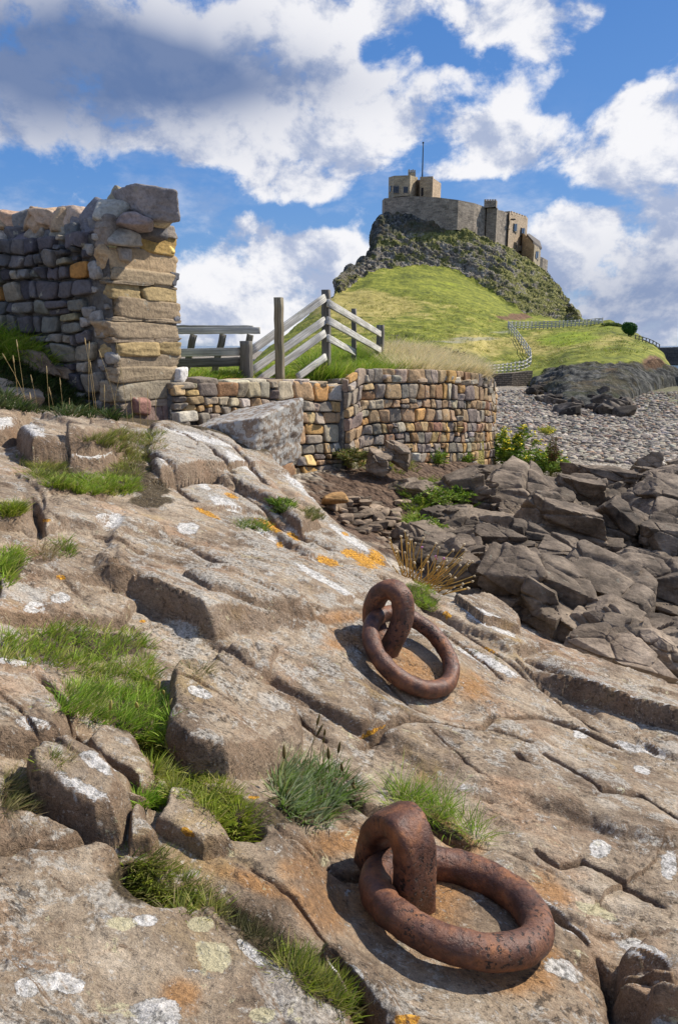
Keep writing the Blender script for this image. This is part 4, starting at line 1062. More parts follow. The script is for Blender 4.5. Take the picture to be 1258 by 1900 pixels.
for k in range(15):
    u = 140-k*17+rng.normal()*3; y = 6.95+(150-u)/150*.42
    cs(u, rng.uniform(404, 424), y, (rng.uniform(.22, .36), rng.uniform(.3, .42), rng.uniform(.18, .26)), rng.uniform(-.6, .9), pick(rng, [(3, (.13, .125, .12)), (3, (.24, .17, .11)), (2, (.19, .18, .155)), (1, (.27, .2, .14))]), ry=rng.uniform(-.2, .5))
for k in range(16):
    u = 225-k*21; y = 6.6+(230-u)/150*.45
    cs(u, rng.uniform(432, 450), y, (rng.uniform(.2, .32), .3, rng.uniform(.14, .2)), .9, pick(rng, DARKPAL), 12)
for k in range(14):                   # back row of the coping
    s_ = k*.26; p = C1+FDIR*s_+EDIR*.5; V, Fq = polyrock(rng, (.34, .36, .28), 10); cope.add(V@rotm(rng.uniform(0, 3)).T+[p[0], p[1], 1.08], Fq, tint=pick(rng, DARKPAL)*2)
cope.build('coping', M['wall_stone'], wall1)
# back face of the wall
bk = Acc()
for c in voronoi(rng, 110, LW, lambda s: 2.0, 1.5, 1):
    V, Fs = cell_stone(rng, c, .05, .014); P = C1+EDIR*(TH-.03)+V[:, :1]*FDIR-NF*V[:, 2:]; bk.add(np.c_[P, V[:, 1]-1.0], [f[:, ::-1] for f in Fs], tint=pick(rng, DARKPAL)*2.2)
bk.build('rubble_back', M['wall_stone'], wall1)

# --- the curved dry-stone retaining wall
def wall_strip(name, label, pix_top, pix_bot, ycoord, n, rngk, pal, thick, parent_loc, body_th=.45, aspect=1.35, gap=.012, hsc=1.0, topstones=True, hbase=.3):
    """pix_top/pix_bot: (u, v) samples along the wall; ycoord: distance for each."""
    rng = rngs(rngk)
    ut, vt = np.array(pix_top, float).T; us_ = ut; yy = np.array(ycoord, float)
    top = PY(ut, vt, yy); bot = PY(ut, np.array(pix_bot, float), yy)
    xy = top[:, :2]; d = np.r_[0, np.cumsum(np.linalg.norm(np.diff(xy, axis=0), axis=1))]; L = d[-1]
    ztop = lambda s: np.interp(s, d, top[:, 2]); zbot = lambda s: np.interp(s, d, bot[:, 2])-hbase
    fx = lambda s: np.stack([np.interp(s, d, xy[:, 0]), np.interp(s, d, xy[:, 1])], -1)
    def nrm(s):
        t_ = fx(s+.15)-fx(s-.15); t_ /= np.linalg.norm(t_, axis=-1)[..., None]+1e-9; return np.stack([t_[..., 1], -t_[..., 0]], -1)
    root = empty(name, parent_loc); tag(root, label, 'wall')
    Hm = 2.0
    A = Acc(); 
    for c in courses(rng, L, Hm, (.15*hsc, .30*hsc), (.09*aspect, .26*aspect), wav=.03):
        m = c.mean(0); tz = m[1]/Hm; zt = ztop(m[0]); zb = zbot(m[0])
        V, Fs = cell_stone(rng, np.c_[c[:, 0], c[:, 1]*(zt-zb)/Hm], thick, gap*rng.uniform(.4, 1.6), 1, .3)
        s_ = np.clip(V[:, 0], 0, L); lean = .08*(1-V[:, 1]/(zt-zb))
        P = fx(s_)+nrm(s_)*(V[:, 2]+lean+(.03*noise2(np.array([m[0]*3]), np.array([m[1]*3]), 3)))[:, None]
        A.add(np.c_[P, V[:, 1]-(zt-zb)+ztop(s_)], Fs, tint=pick(rng, pal)*1.6)
    A.build('wall_face', M['wall_stone'], root)
    # core behind, lower than the stones
    B = Acc(); ss = np.linspace(0, L, 60); nn = nrm(ss); P = fx(ss)
    f0 = P-nn*.015; f1 = P-nn*body_th; zt = ztop(ss)-.03; zb = zbot(ss)-.3
    V = np.concatenate([np.c_[f0, zb], np.c_[f0, zt], np.c_[f1, zt], np.c_[f1, zb]]); k = np.arange(59)
    F = [np.stack([k+a_*60, k+1+a_*60, k+1+b_*60, k+b_*60], -1) for a_, b_ in ((0, 1), (1, 2), (2, 3))]; F = [np.concatenate(F), np.array([[0, 60, 120, 180], [59, 239, 179, 119]])]
    B.add(V, F, tint=np.array([.10, .085, .065])*2); B.build('wall_core', M['mortar'], root)
    T = Acc(); s_ = 0
    if topstones:
        while s_ < L:
            w_ = rng.uniform(.16, .36); h = rng.uniform(.07, .12)
            for row in (0.02, .27):
                V, Fq = polyrock(rng, (w_*1.04, rng.uniform(.26, .36), h), 9, 5, 16, .92, .04, (1.0, 1.3), .07)
                t_ = fx(s_+.2)-fx(s_-.2+1e-3); aa = math.atan2(t_[1], t_[0]); p = fx(s_+w_/2)-nrm(np.array(s_+w_/2))*(row+.08)
                T.add(V@rotm(aa+rng.normal()*.06, rng.normal()*.04).T+[p[0], p[1], ztop(s_+w_/2)-h*.1+rng.normal()*.016], Fq, tint=pick(rng, [(3, (.33, .28, .21)), (2, (.27, .20, .13)), (1, (.33, .2, .10)), (2, (.2, .17, .13))])*1.6)
            s_ += w_
        T.build('cap_stones', M['wall_stone'], root)
    return fx, nrm, L, ztop
wall_strip('dry_stone_wall', 'lower brown dry stone wall left of the notch, behind the lichened boulder', [(318, 716), (380, 712), (450, 711), (540, 709), (632, 718)], [800, 830, 860, 905, 890], [6.95, 7.35, 7.9, 8.7, 9.5], 150, 11, WARMPAL, .045, tuple(PY(480, 880, 8.3)), aspect=1.4, hsc=1.1)
wall_strip('dry_stone_wall', 'curved dry stone wall of small tan stones, ending above the yellow flowers', [(640, 722), (668, 702), (760, 702), (830, 704), (880, 708), (908, 713), (917, 722), (912, 728)], [885, 880, 868, 870, 868, 862, 855, 850], [9.35, 9.75, 10.4, 11.2, 11.9, 12.5, 13.3, 14.4], 300, 12, WARMPAL, .04, tuple(PY(780, 870, 10.6)), aspect=1.15, hsc=1.0)

# ------------------------------------------------------------------ rocks
def cell3(P, seed):
    i = np.floor(P).astype(np.int64); F1 = np.full(len(P), 9.); F2 = F1.copy(); H1 = np.zeros(len(P)); H2 = H1.copy()
    for dx in (-1, 0, 1):
        for dy in (-1, 0, 1):
            for dz in (-1, 0, 1):
                h = _h(i[:, 0]+dx, i[:, 1]+dy, i[:, 2]+dz+seed*11); j = np.stack([(h & 255)/255., ((h >> 8) & 255)/255., ((h >> 16) & 255)/255.], -1)
                a_ = P-(i+[dx, dy, dz])-j; d = np.linalg.norm(a_, axis=1); g = _h(i[:, 0]+dx, i[:, 1]+dy, i[:, 2]+dz+seed*11+5)
                hv = (g & 1023)/511.5-1+1.6*((((g >> 10) & 255)/127.5-1)*a_[:, 0]+(((g >> 18) & 255)/127.5-1)*a_[:, 1])
                m = d < F1; m2 = (~m) & (d < F2); H2 = np.where(m, H1, np.where(m2, hv, H2)); F2 = np.where(m, F1, np.where(m2, d, F2)); H1 = np.where(m, hv, H1); F1 = np.where(m, d, F1)
    w = .5+.5*sm(F2-F1, 0, .035); return F2-F1, H1*w+H2*(1-w)
def rock(name, pu_, pv_, y, size, rz, label, group=None, rx=0, ry=0, seed=0, mat='boulder', n=26, cuts=9, tint=(1, 1, 1), p=40, box=.95, cutd=(.7, 1.08), strata=.0, cat='rock'):
    rng = rngs(seed); V, Fq = polyrock(rng, size, n, cuts, p, box, .012 if p > 20 and mat == 'boulder' else .05, cutd, .22)
    if mat == 'boulder' and n > 12 and p > 20:
        S_ = np.mean(size); q = V/S_*np.array([1.5, 1.5, 2.8])+rng.uniform(0, 50, 3); q = q+.25*np.stack([noise3(q*.8+k*9) for k in range(3)], -1)
        bd, hv = cell3(q, seed); D_ = V/(np.linalg.norm(V, axis=1)[:, None]+1e-9); V = V+D_*((hv*.060-.045*np.exp(-(bd/.06)**2))*S_)[:, None]
        q = V/S_*np.array([5.0, 5.0, 8.0])+rng.uniform(0, 50, 3); bd, hv = cell3(q, seed+5); V = V+D_*((hv*.007-.007*np.exp(-(bd/.12)**2))*S_)[:, None]
    V = V@rotm(rz, rx, ry).T; V = V+(noise3(V*9+seed)*.004)[:, None]*np.array([.6, .6, 1])
    c = PY(pu_, pv_, y); bz = V[:, 2].min(); org = (c[0], c[1], c[2]+bz)
    o = mesh_obj(name, V+c, Fq, M[mat], attrs={'tint': np.tile(np.array(tint)*1.0, (len(V), 1))}, origin=org, sharp=28)
    tag(o, label, cat, group); return o
# lichened boulder lying against the wall
rock('boulder', 440, 815, 6.55, (.88, .85, .50), -.25, 'large grey boulder with white lichen top and dark underside, resting against the dry stone wall', None, .10, .12, 7, 'boulder_near', 44, 5, (1, 1, 1), 22, .95, (.8, 1.1), cat='boulder')
rock('stone', 622, 925, 7.4, (.30, .2, .13), .2, 'smooth rounded ochre stone lying alone in the dark soil hollow', None, 0, 0, 31, 'boulder', 18, 3, (2.6, 1.9, 1.0), 7, cat='stone')
big = [  # u, v, y, size, rz, rx, ry, tint, label
 (985,925,9.6,(1.5,1.2,.62),-.25,.15,.32,1.15,'long brown ridge-backed rock just left of the jumble, below the yellow flowers'),
 (1040,975,8.4,(1.15,.95,.72),-.2,.1,.25,1.2,'big tan-topped angular rock with a dark sheer end, in the middle of the jumble'),
 (975,1010,7.4,(.62,.55,.5),.3,.2,.3,.8,'charcoal wedge-shaped rock below the big tan-topped one'),
 (905,1010,7.3,(.55,.5,.58),-.5,.1,.5,.85,'upright dark splintered rock at the left edge of the jumble'),
 (1155,990,8.6,(1.0,.9,.85),.5,.1,.2,.95,'dark humped rock with a pointed crest, right of the big tan-topped rock'),
 (1235,940,9.8,(1.1,1.0,.7),.2,.1,.1,1.05,'broad brown rock cut by the right edge, upper one'),
 (1075,905,10.4,(1.0,.7,.45),.1,.2,.2,1.1,'grey brown rock with stepped back behind the big tan-topped rock'),
 (1130,890,11.3,(1.0,.7,.42),-.2,0,.15,1.1,'low brown slab next to the shingle, top middle of the jumble'),
 (1215,895,11.2,(.62,.55,.42),.4,.1,0,1.3,'squarish tan block next to the shingle at far right of the jumble'),
 (985,1085,5.9,(.95,.85,.66),-.15,.15,.30,1.0,'large dark brown rock with a long smooth top, just beyond the bedrock edge'),
 (1110,1100,6.3,(1.15,.8,.55),-.5,.1,.35,1.0,'long cracked rock sloping down to the right, below the humped rock'),
 (1215,1080,6.8,(1.05,1.0,.62),-.3,.1,.25,1.0,'big smooth dark rock against the right edge, middle height'),
 (1130,1160,5.3,(.62,.42,.36),-.45,.1,.25,1.1,'squat grey brown block with vertical cracks above the pale square block'),
 (1130,1207,4.7,(.62,.40,.30),-.25,.05,.18,1.7,'pale tan square-cut block lying just above the seaward slab'),
 (1215,1205,4.9,(.36,.42,.36),-.3,.1,.15,1.4,'small tan block with a rust-brown side, right of the pale square block'),
 (840,1040,6.6,(.62,.45,.50),-.3,.1,.2,1.0,'brown broken rock behind the dried sea thrift'),
 (770,1010,6.9,(.42,.36,.28),.2,.1,.2,1.1,'flat brown rock at the foot of the soil hollow'),
 (1245,1010,8.0,(.7,.6,.6),.6,.1,.1,.85,'dark rock at right edge under the broad brown one'),
 (1050,1035,7.0,(.7,.55,.4),-.3,.2,.3,.95,'dark flat-topped rock wedged between its larger neighbours'),
 (890,930,9.2,(.75,.55,.36),-.2,.1,.15,.95,'low dark rock among green plants in front of the wall end'),
 (705,855,9.1,(.36,.28,.26),.4,.3,.2,1.5,'tumbled tan stone at the foot of the notched wall'),
 (735,840,9.3,(.4,.3,.28),-.3,.2,.3,1.4,'second tumbled tan stone leaning on the wall foot')]
for k, (u, v, y, s, rz, rx, ry, tn, lab) in enumerate(big):
    rock('shore_rock', u, v, y, tuple(np.array(s)*.98), rz, lab, 'dark angular rocks on the shore', rx, ry, 100+k, n=64, tint=(tn*1.12, tn*1.1, tn*1.06), cuts=7, cutd=(.72, 1.05), p=150)
rng = rngs(77)
hf = base_shore
def drop(u, v):
    q, hit = onsurf(np.array([u]), np.array([v]), hf, 3.5, 60); return q[0]
k = 0
for i in range(290):                    # the jumble between the larger rocks
    u = rng.uniform(760, 1330); v = rng.uniform(870, 1250)
    lim = np.interp(u, [700, 835, 960, 1050, 1258], [1000, 1090, 1150, 1190, 1260])
    lo = np.interp(u, [700, 800, 900, 1000, 1060, 1258], [960, 905, 885, 900, 880, 868])
    if v > lim or v < lo: continue
    q = drop(u, v); y = q[1]
    if y < 4.4: continue
    sz = rng.uniform(.16, .56)*(.7+.04*y)
    s = (sz*rng.uniform(1, 1.6), sz, sz*rng.uniform(.5, .9)); z = float(hf(q[0], q[1]))+s[2]*.30; uu, v2 = project(np.array([q[0], q[1], z])); tn = rng.uniform(.75, 1.35)
    rock('shore_rock', float(uu), float(v2), y, s, rng.uniform(0, 3.1), 'one of the smaller brown angular rocks filling the gaps of the shore jumble', 'small rocks in the shore jumble', rng.uniform(-.3, .3), rng.uniform(-.1, .45), 300+i, n=26, cuts=6, tint=(tn*1.1, tn*1.08, tn*1.03), p=120); k += 1
for i in range(110):                    # stones in the soil hollow
    u = rng.uniform(600, 800); v = rng.uniform(925, 1030)
    if u < np.interp(v, [925, 1030], [590, 700]): continue
    q = drop(u, v); sz = rng.uniform(.05, .15); z = float(hf(q[0], q[1]))+sz*.2; uu, v2 = project(np.array([q[0], q[1], z])); tn = rng.uniform(.9, 2.4)
    rock('stone', float(uu), float(v2), q[1], (sz*1.5, sz, sz*.6), rng.uniform(0, 3), 'one of the loose small stones strewn over the soil hollow', 'loose stones in the soil hollow', 0, 0, 700+i, n=8, cuts=3, tint=(tn, tn*.95, tn*.88), p=9, cat='stone')
# dark rocks at the foot of the scarp
for i in range(60):
    u = rng.uniform(985, 1170); v = rng.uniform(715, 768)
    if v > np.interp(u, [985, 1060, 1170], [735, 768, 770]): continue
    q = PZ(u, v, -3.1); sz = rng.uniform(.35, 1.0); tn = rng.uniform(.35, .75)
    rock('scarp_rock', u, v, float(q[1]), (sz*1.4, sz, sz*.8), rng.uniform(0, 3), 'one of the dark rocks fallen below the green headland', 'dark rocks below the headland', .2, .3, 900+i, n=9, cuts=8, tint=(tn, tn, tn), p=40)
# stones on the near beach (too many to count)
B = Acc(); pal_b = [(3, (.29, .245, .19)), (2, (.40, .35, .28)), (3, (.16, .135, .11)), (1, (.30, .2, .13))]
protos = [polyrock(rng, (1, .8, .55), 3, 3, 8) for _ in range(10)]
for i in range(15000):
    v = 868-(rng.uniform()**.8)*150; u = rng.uniform(905, 1300)
    q = PZ(u, v, -3.05); y = q[1]
    if y < 11 or y > 75: continue
    sz = (.04+.12*rng.uniform()**3)*(1+.022*y); V, Fq = protos[i % 10]
    c, s = math.cos(i), math.sin(i); R = np.array([[c, -s, 0], [s, c, 0], [0, 0, 1]])
    B.add((V*sz)@R.T+[q[0], y, float(base_shore(q[0], y))+sz*.08], Fq, tint=pick(rng, pal_b)*1.25)
tag(B.build('beach_stones', rock_mat('beach_stone', WST, 2, tint=True, coords='POS', bump_s=.3), None), kind='stuff')

# ------------------------------------------------------------------ mooring irons
def circ3(c, n, R, m=96):
    n = np.array(n, float); n /= np.linalg.norm(n); a_ = np.cross(n, [0, 1, 0]); a_ /= np.linalg.norm(a_); b_ = np.cross(n, a_)
    t = np.linspace(0, 2*PI, m, endpoint=False); return np.array(c)+R*(np.outer(np.cos(t), a_)+np.outer(np.sin(t), b_)), n
def iron(name, path, rad, label, cat, closed=False, wide=None, wax=None, square=2.2, seed=0, nz=.10, n=28):
    V, F = tube(path, rad, n, closed, seed, nz, wide, wax, square)
    V = V+(noise3(V*38+seed)*.0022+noise3(V*90+seed)*.0008)[:, None]*np.array([1, 1, 1])
    org = tuple(V.mean(0)); o = mesh_obj(name, V, F, M['iron'], origin=org); tag(o, label, cat, 'rusted mooring irons'); return o
P1, n1_ = circ3((.2894, 2.5238, -1.1829), (.466, -.323, .824), .188, 110)
iron('mooring_ring', P1, .0335, 'smaller upper iron ring, purple brown, hanging through the far eye', 'iron ring', True, seed=3)
P2, n2_ = circ3((.2418, 1.192, -1.1282), (.183, .282, .942), .168, 120)
r2 = .0345+.004*np.cos(np.linspace(0, 2*PI, 120, endpoint=False)-4.7)
iron('mooring_ring', P2, r2, 'thick rusty iron ring lying almost flat through the nearest eye', 'iron ring', True, seed=8)
e1 = [PY(u, v, y) for (u, v, y) in ((714, 1262, 2.56), (712, 1228, 2.56), (708, 1200, 2.59), (699, 1172, 2.63), (692, 1140, 2.65), (700, 1108, 2.64), (722, 1093, 2.615), (744, 1108, 2.58), (748, 1142, 2.565), (738, 1172, 2.56), (724, 1200, 2.56), (714, 1232, 2.56), (712, 1265, 2.56))]
iron('mooring_eye', smooth_path(e1, 90), .039, 'upper iron eye with an open loop, holding the smaller ring', 'iron eye', wide=1.12, wax=(.75, .6, .1), square=2.6, seed=12)
e2 = [PY(u, v, y) for (u, v, y) in ((700, 1690, 1.34), (697, 1640, 1.34), (695, 1590, 1.34), (702, 1550, 1.325), (725, 1522, 1.285), (752, 1530, 1.235), (766, 1565, 1.21), (770, 1610, 1.205), (770, 1660, 1.205), (768, 1720, 1.205))]
iron('mooring_eye', smooth_path(e2, 80), .029, 'nearest iron eye, a broad rusty strap arched over the thick ring', 'iron eye', wide=1.55, wax=(.8, .6, 0), square=4.2, seed=15)

# ------------------------------------------------------------------ fences
def part(name, acc_args, mat, parent):
    V, F, G = acc_args; return mesh_obj(name, V, F, mat, parent, attrs={'gc': G+np.array([random.random()*9, random.random()*9, 0])})
rng = rngs(31)
f = empty('wooden_fence', tuple(PY(560, 700, 9.2))); tag(f, 'weathered post and rail fence climbing to a tall post, right of the ruined wall', 'fence')
for (u, vt, vb, y, w_, mt) in ((457, 632, 712, 8.75, .13, 'wood_dark'), (517, 552, 712, 8.8, .10, 'wood_post'), (605, 538, 690, 9.9, .11, 'wood_dark'), (657, 573, 672, 11.9, .075, 'wood_dark'), (706, 603, 668, 13.2, .13, 'wood_dark')):
    a_ = PY(u, vt, y); b_ = a_.copy(); b_[2] = PY(u, vb, y)[2]
    part('post', beam(b_, a_, w_, w_*.9, 8, rng, .003, side=(.3, 1, 0)), M[mt], f)
for (u0, v0, y0, u1, v1, y1, w_) in ((462, 654, 8.85, 603, 552, 9.8, .10), (462, 692, 8.85, 603, 594, 9.8, .10), (478, 708, 8.9, 603, 618, 9.8, .10), (552, 700, 9.3, 604, 662, 9.8, .095),
                                     (608, 562, 9.8, 706, 620, 13.1, .105), (608, 594, 9.8, 706, 650, 13.1, .105), (608, 627, 9.8, 658, 654, 11.8, .10)):
    part('rail', beam(PY(u0, v0, y0), PY(u1, v1, y1), .035, w_, 10, rng, .0012), M['wood'], f)
f = empty('timber_rack', tuple(PY(400, 705, 9.0))); tag(f, 'low grey timber frame with flat top board and leaning legs, beside the ruined wall', 'timber rack')
part('top_board', beam(PY(322, 614, 9.1), PY(483, 613, 9.1), .06, .085, 14, rng, .002), M['wood'], f)
part('top_board', beam(PY(322, 605, 9.35), PY(470, 606, 9.35), .10, .03, 14, rng, .0015), M['wood'], f)
for (u0, v0, u1, v1) in ((345, 690, 360, 620), (395, 705, 414, 620), (448, 690, 465, 620)):
    part('leg', beam(PY(u0, v0, 9.25), PY(u1, v1, 9.25), .085, .06, 5, rng, .003, side=(0, 1, 0)), M['wood_dark'], f)
for (u0, v0, u1, v1, w_, mt) in ((322, 655, 448, 652, .10, 'wood'), (322, 674, 452, 671, .11, 'wood_dark'), (335, 710, 444, 698, .09, 'wood')):
    part('rail', beam(PY(u0, v0, 8.8), PY(u1, v1, 8.8), .04, w_, 9, rng, .0015), M[mt], f)

HU, HV = project(HILL); hvis = HV <= np.minimum.accumulate(HV, 0)+.6
def hillp(u, v):
    d = (HU-u)**2+((HV-v)*1.5)**2+np.where(hvis, 0, 1e6); k = np.unravel_index(np.argmin(d), d.shape); return HILL[k]
def far_fence(label, line, hpx, nposts, nrails, mat='white_wood', pw=.14, name='rail_fence', ys=None, rw=.14, off=-.25):
    L_ = np.array(line, float); d = np.r_[0, np.cumsum(np.hypot(*np.diff(L_, axis=0).T))]; q = np.linspace(0, d[-1], nposts)
    U = np.interp(q, d, L_[:, 0]); Vb = np.interp(q, d, L_[:, 1]); Hh = np.interp(q, d, hpx) if not np.isscalar(hpx) else np.full(nposts, hpx)
    if ys is None: Y_ = np.array([hillp(u, v)[1] for u, v in zip(U, Vb)])+off; Y_ = np.convolve(np.pad(Y_, 4, 'edge'), np.ones(9)/9, 'valid')
    else: Y_ = np.interp(q, d, ys)
    B_ = PY(U, Vb, Y_); T_ = PY(U, Vb-Hh, Y_); T_[:, :2] = B_[:, :2]
    f = empty(name, tuple(B_[nposts//2])); tag(f, label, 'fence'); rg = rngs(5)
    for b, t in zip(B_, T_):
        bb = b.copy(); bb[2] -= .6; part('post', beam(bb, t+[0, 0, rg.uniform(0, .1)], pw, pw, 1, side=(0, 1, 0)), M[mat], f)
    for r in range(nrails):
        k = .22+.72*r/max(nrails-1, 1); P = B_*(1-k)+T_*k; V = []; A = Acc()
        for i in range(nposts-1):
            jit = rg.normal(size=3)*.010; v, F, G = beam(P[i]-np.array([0, .12, 0])+jit, P[i+1]-np.array([0, .12, 0])+jit, .05, rw, 1); A.add(v, F, gc=G)
        A.build('rail', M[mat], f)
    return f
far_fence('bright white four-rail fence along the top of the right-hand bank below the crag', [(942, 611), (985, 611), (1030, 609), (1080, 605), (1117, 600)], [14, 14, 13, 12, 10][0:5], 25, 4, rw=.12)
far_fence('pale fence winding downhill from the end of the white fence to the low wall', [(944, 612), (958, 630), (972, 650), (982, 666), (984, 682), (972, 688), (950, 690), (915, 692), (880, 697)], [14, 16, 18, 20, 22, 18, 17, 15, 14], 26, 3, 'wood', pw=.12, rw=.10)
far_fence('thin dark fence running over the skyline right of the round bush', [(1178, 629), (1195, 634), (1212, 642), (1222, 648)], [7, 8, 9, 9], 8, 2, 'wood_dark', .10, rw=.07)
far_fence('thin handrail coming down the skyline of the crag below the fortress', [(1014, 515), (1030, 537), (1048, 562), (1064, 584)], [12, 12, 10, 8], 11, 2, 'wood_dark', .14, rw=.09, ys=[166, 160, 150, 138])

# ------------------------------------------------------------------ the fortress
castle = empty('castle', tuple(PY(850, 440, 170))); tag(castle, 'grey and tan stone castle with towers, standing on top of the crag', 'castle')
def pc(u, v, y): return PY(u, v, y)
def block(name, cor, vb, mat, parent=castle, zb=None, cap=0.0, capmat=None):
    """cor: [(u, v_top, y)] round the plan; walls down to v_bottom of the first corner"""
    T_ = np.array([pc(*c) for c in cor]); zb_ = float(pc(cor[0][0], vb, cor[0][2])[2]) if zb is None else zb
    A = Acc(); n = len(T_); s = 0
    if cross_area(T_) < 0: T_ = T_[::-1]
    for i in range(n):
        a_ = T_[i]; b_ = T_[(i+1) % n]; L_ = np.hypot(*(b_-a_)[:2]); V = np.array([[a_[0], a_[1], zb_], [b_[0], b_[1], zb_], b_, a_])
        A.add(V, np.array([[0, 1, 2, 3]]), uvw=np.array([[s, zb_, 0], [s+L_, zb_, 0], [s+L_, b_[2], 0], [s, a_[2], 0]])); s += L_
    A.add(T_, np.arange(n)[None], uvw=np.c_[T_[:, :2], np.zeros(n)])
    return A.build(name, M[mat], parent, smooth=False)
def cross_area(P):
    x, y = P[:, 0], P[:, 1]; return float((x*np.roll(y, -1)-np.roll(x, -1)*y).sum())
cw = block('curtain_wall', [(709, 372, 181), (713, 368, 170), (760, 364, 165.5), (810, 366, 162.5), (850, 371, 160), (880, 377, 165), (905, 386, 172), (906, 386, 192), (709, 372, 192)], 452, 'castle_grey')
tw = block('tower', [(721, 329, 180), (731, 326, 174.5), (761, 325, 173), (775, 329, 180), (775, 331, 188), (721, 331, 188)], 374, 'castle_tower')
t2 = block('tower', [(779, 328, 176.5), (803, 327, 174), (804, 328, 188), (779, 329, 188)], 374, 'castle_tower')
block('wing', [(803, 330, 175), (818, 340, 184), (818, 342, 194), (803, 330, 194)], 376, 'castle_warm')
block('wing', [(768, 334, 183), (790, 333, 183), (790, 335, 190), (768, 335, 190)], 374, 'castle_warm')
def face_box(name, u0, u1, v0, v1, ya, yb, dep, mat, parent):
    """a box on a wall face: left edge at distance ya, right edge at yb"""
    a_ = pc(u0, v0, ya); b_ = pc(u1, v0, yb); zt = a_[2]; zb_ = pc(u0, v1, ya)[2]; t_ = (b_-a_)[:2]; L_ = np.linalg.norm(t_); t_ /= L_; nn = np.array([t_[1], -t_[0]])
    P = [a_[:2]+nn*dep, b_[:2]+nn*dep, b_[:2]-nn*.3, a_[:2]-nn*.3]; A = Acc(); prism(A, P, zb_, zt); return A.build(name, M[mat], parent, smooth=False)
def window(u0, u1, v0, v1, ya, yb, parent, bars=1):
    w_ = face_box('window', u0-1.0, u1+1.0, v0-1.1, v1+1.1, ya, yb, .10, 'frame', parent)
    for k in range(bars+1):
        a_ = u0+(u1-u0)*k/(bars+1)+.35; b_ = u0+(u1-u0)*(k+1)/(bars+1)-.35; g = face_box('pane', a_, b_, v0, v1, ya+(yb-ya)*k/(bars+1), ya+(yb-ya)*(k+1)/(bars+1), .16, 'glass', w_)
window(730, 740, 346, 358, 174.3, 173.9, tw, 2); window(749, 757, 347, 358, 173.6, 173.3, tw, 1); window(722.5, 726, 348, 358, 179.2, 177.2, tw, 0)
window(781, 786, 349, 364, 176.3, 175.8, t2, 0)
ch = block('chimney', [(757, 320, 184), (771, 320, 183), (771, 320, 187), (757, 320, 188)], 332, 'castle_tower')
for k in range(4):
    face_box('chimney_pot', 757.3+k*3.5, 759.6+k*3.5, 315.5+(k % 2), 321, 184.5, 184.5, .7, 'castle_tower', ch)
a_ = pc(785, 265, 181); b_ = a_.copy(); b_[2] = pc(785, 332, 181)[2]
V, F = tube(np.linspace(b_, a_, 6), np.linspace(.17, .11, 6), 10); fp = mesh_obj('flagpole', V, F, M['pole'], castle)
V, Fq = polyrock(rngs(1), (.45, .45, .45), 4, 0, 4, nz=0); o = mesh_obj('finial', V+a_, Fq, M['pole'], fp)
ct = block('chimney_tower', [(903, 386, 170.5), (922, 386, 169.5), (924, 387, 174), (903, 387, 176)], 470, 'castle_grey')
block('parapet', [(898, 373, 170), (920.5, 372, 169), (922.5, 373, 173.5), (899, 374, 175)], 385.5, 'castle_grey')
for k in range(5): face_box('merlon', 898.3+k*4.6, 901.2+k*4.6, 370, 374, 170-k*.2, 169.8-k*.2, .05, 'castle_grey', castle)
block('wall', [(921, 389, 171), (932, 391, 175), (946, 399, 180), (950, 399, 196), (921, 389, 190)], 485, 'castle_grey')
block('roof', [(929, 393, 177), (946, 391.5, 180), (946, 392, 186), (929, 393, 184)], 401, 'roof')
lb = block('wing', [(945, 393, 178), (978, 404, 193), (979, 404, 206), (947, 394, 200)], 505, 'castle_warm')
for k in range(6): face_box('merlon', 949+k*5, 951.5+k*5, 391.5+k*1.7, 397+k*1.7, 179.5+k*2.3, 180.5+k*2.3, .04, 'castle_warm', castle)
window(953, 959, 415, 428, 181.4, 184.2, lb); window(967, 973.5, 423, 436, 187.5, 190.7, lb)
window(956, 958, 450, 459, 182.7, 183.6, lb, 0); window(965.5, 967, 457, 464, 187, 187.8, lb, 0)
for (u, v) in ((951, 407), (940, 425), (901, 409)): face_box('water_spout', u-3, u+3, v-1, v+1, 178.4 if u > 905 else 171, 178.8 if u > 905 else 171.4, .5, 'roof', castle)
ex = block('gable_wing', [(969, 432, 187), (979, 440, 183.5), (991, 455, 180), (1003, 461, 190), (1000, 452, 200), (975, 438, 200)], 510, 'castle_tower')
A = Acc(); T_ = np.array([pc(977, 434, 184.5), pc(989, 447, 179.8), pc(1005, 459.5, 190.5), pc(1001, 447, 202), pc(981, 433, 200)]); V = np.r_[T_, T_-[0, 0, .55]]; i = np.arange(5)
A.add(V, [np.stack([i, (i+1) % 5, (i+1) % 5+5, i+5], -1), i[None], (i+5)[None, ::-1]]); A.build('roof', M['roof'], castle, smooth=False)
window(993, 999, 466, 478, 182.2, 186.8, ex, 1)
block('low_wall', [(1000, 476, 190), (1007, 478, 191), (1016, 483, 197), (1016, 484, 206), (1000, 478, 204)], 522, 'castle_grey')
rl = Acc()
for k in range(4): v, F, G = beam(pc(981, 489+k*3, 178), pc(1000, 494+k*3.6, 181), .1, .16, 1); rl.add(v, F, gc=G)
for k in range(8): p = pc(981+k*2.7, 487+k*.8, 177.8+k*.4); v, F, G = beam(p-[0, 0, 2.2], p, .16, .16, 1, side=(0, 1, 0)); rl.add(v, F, gc=G)
rl.build('terrace_railing', M['white_wood'], castle)

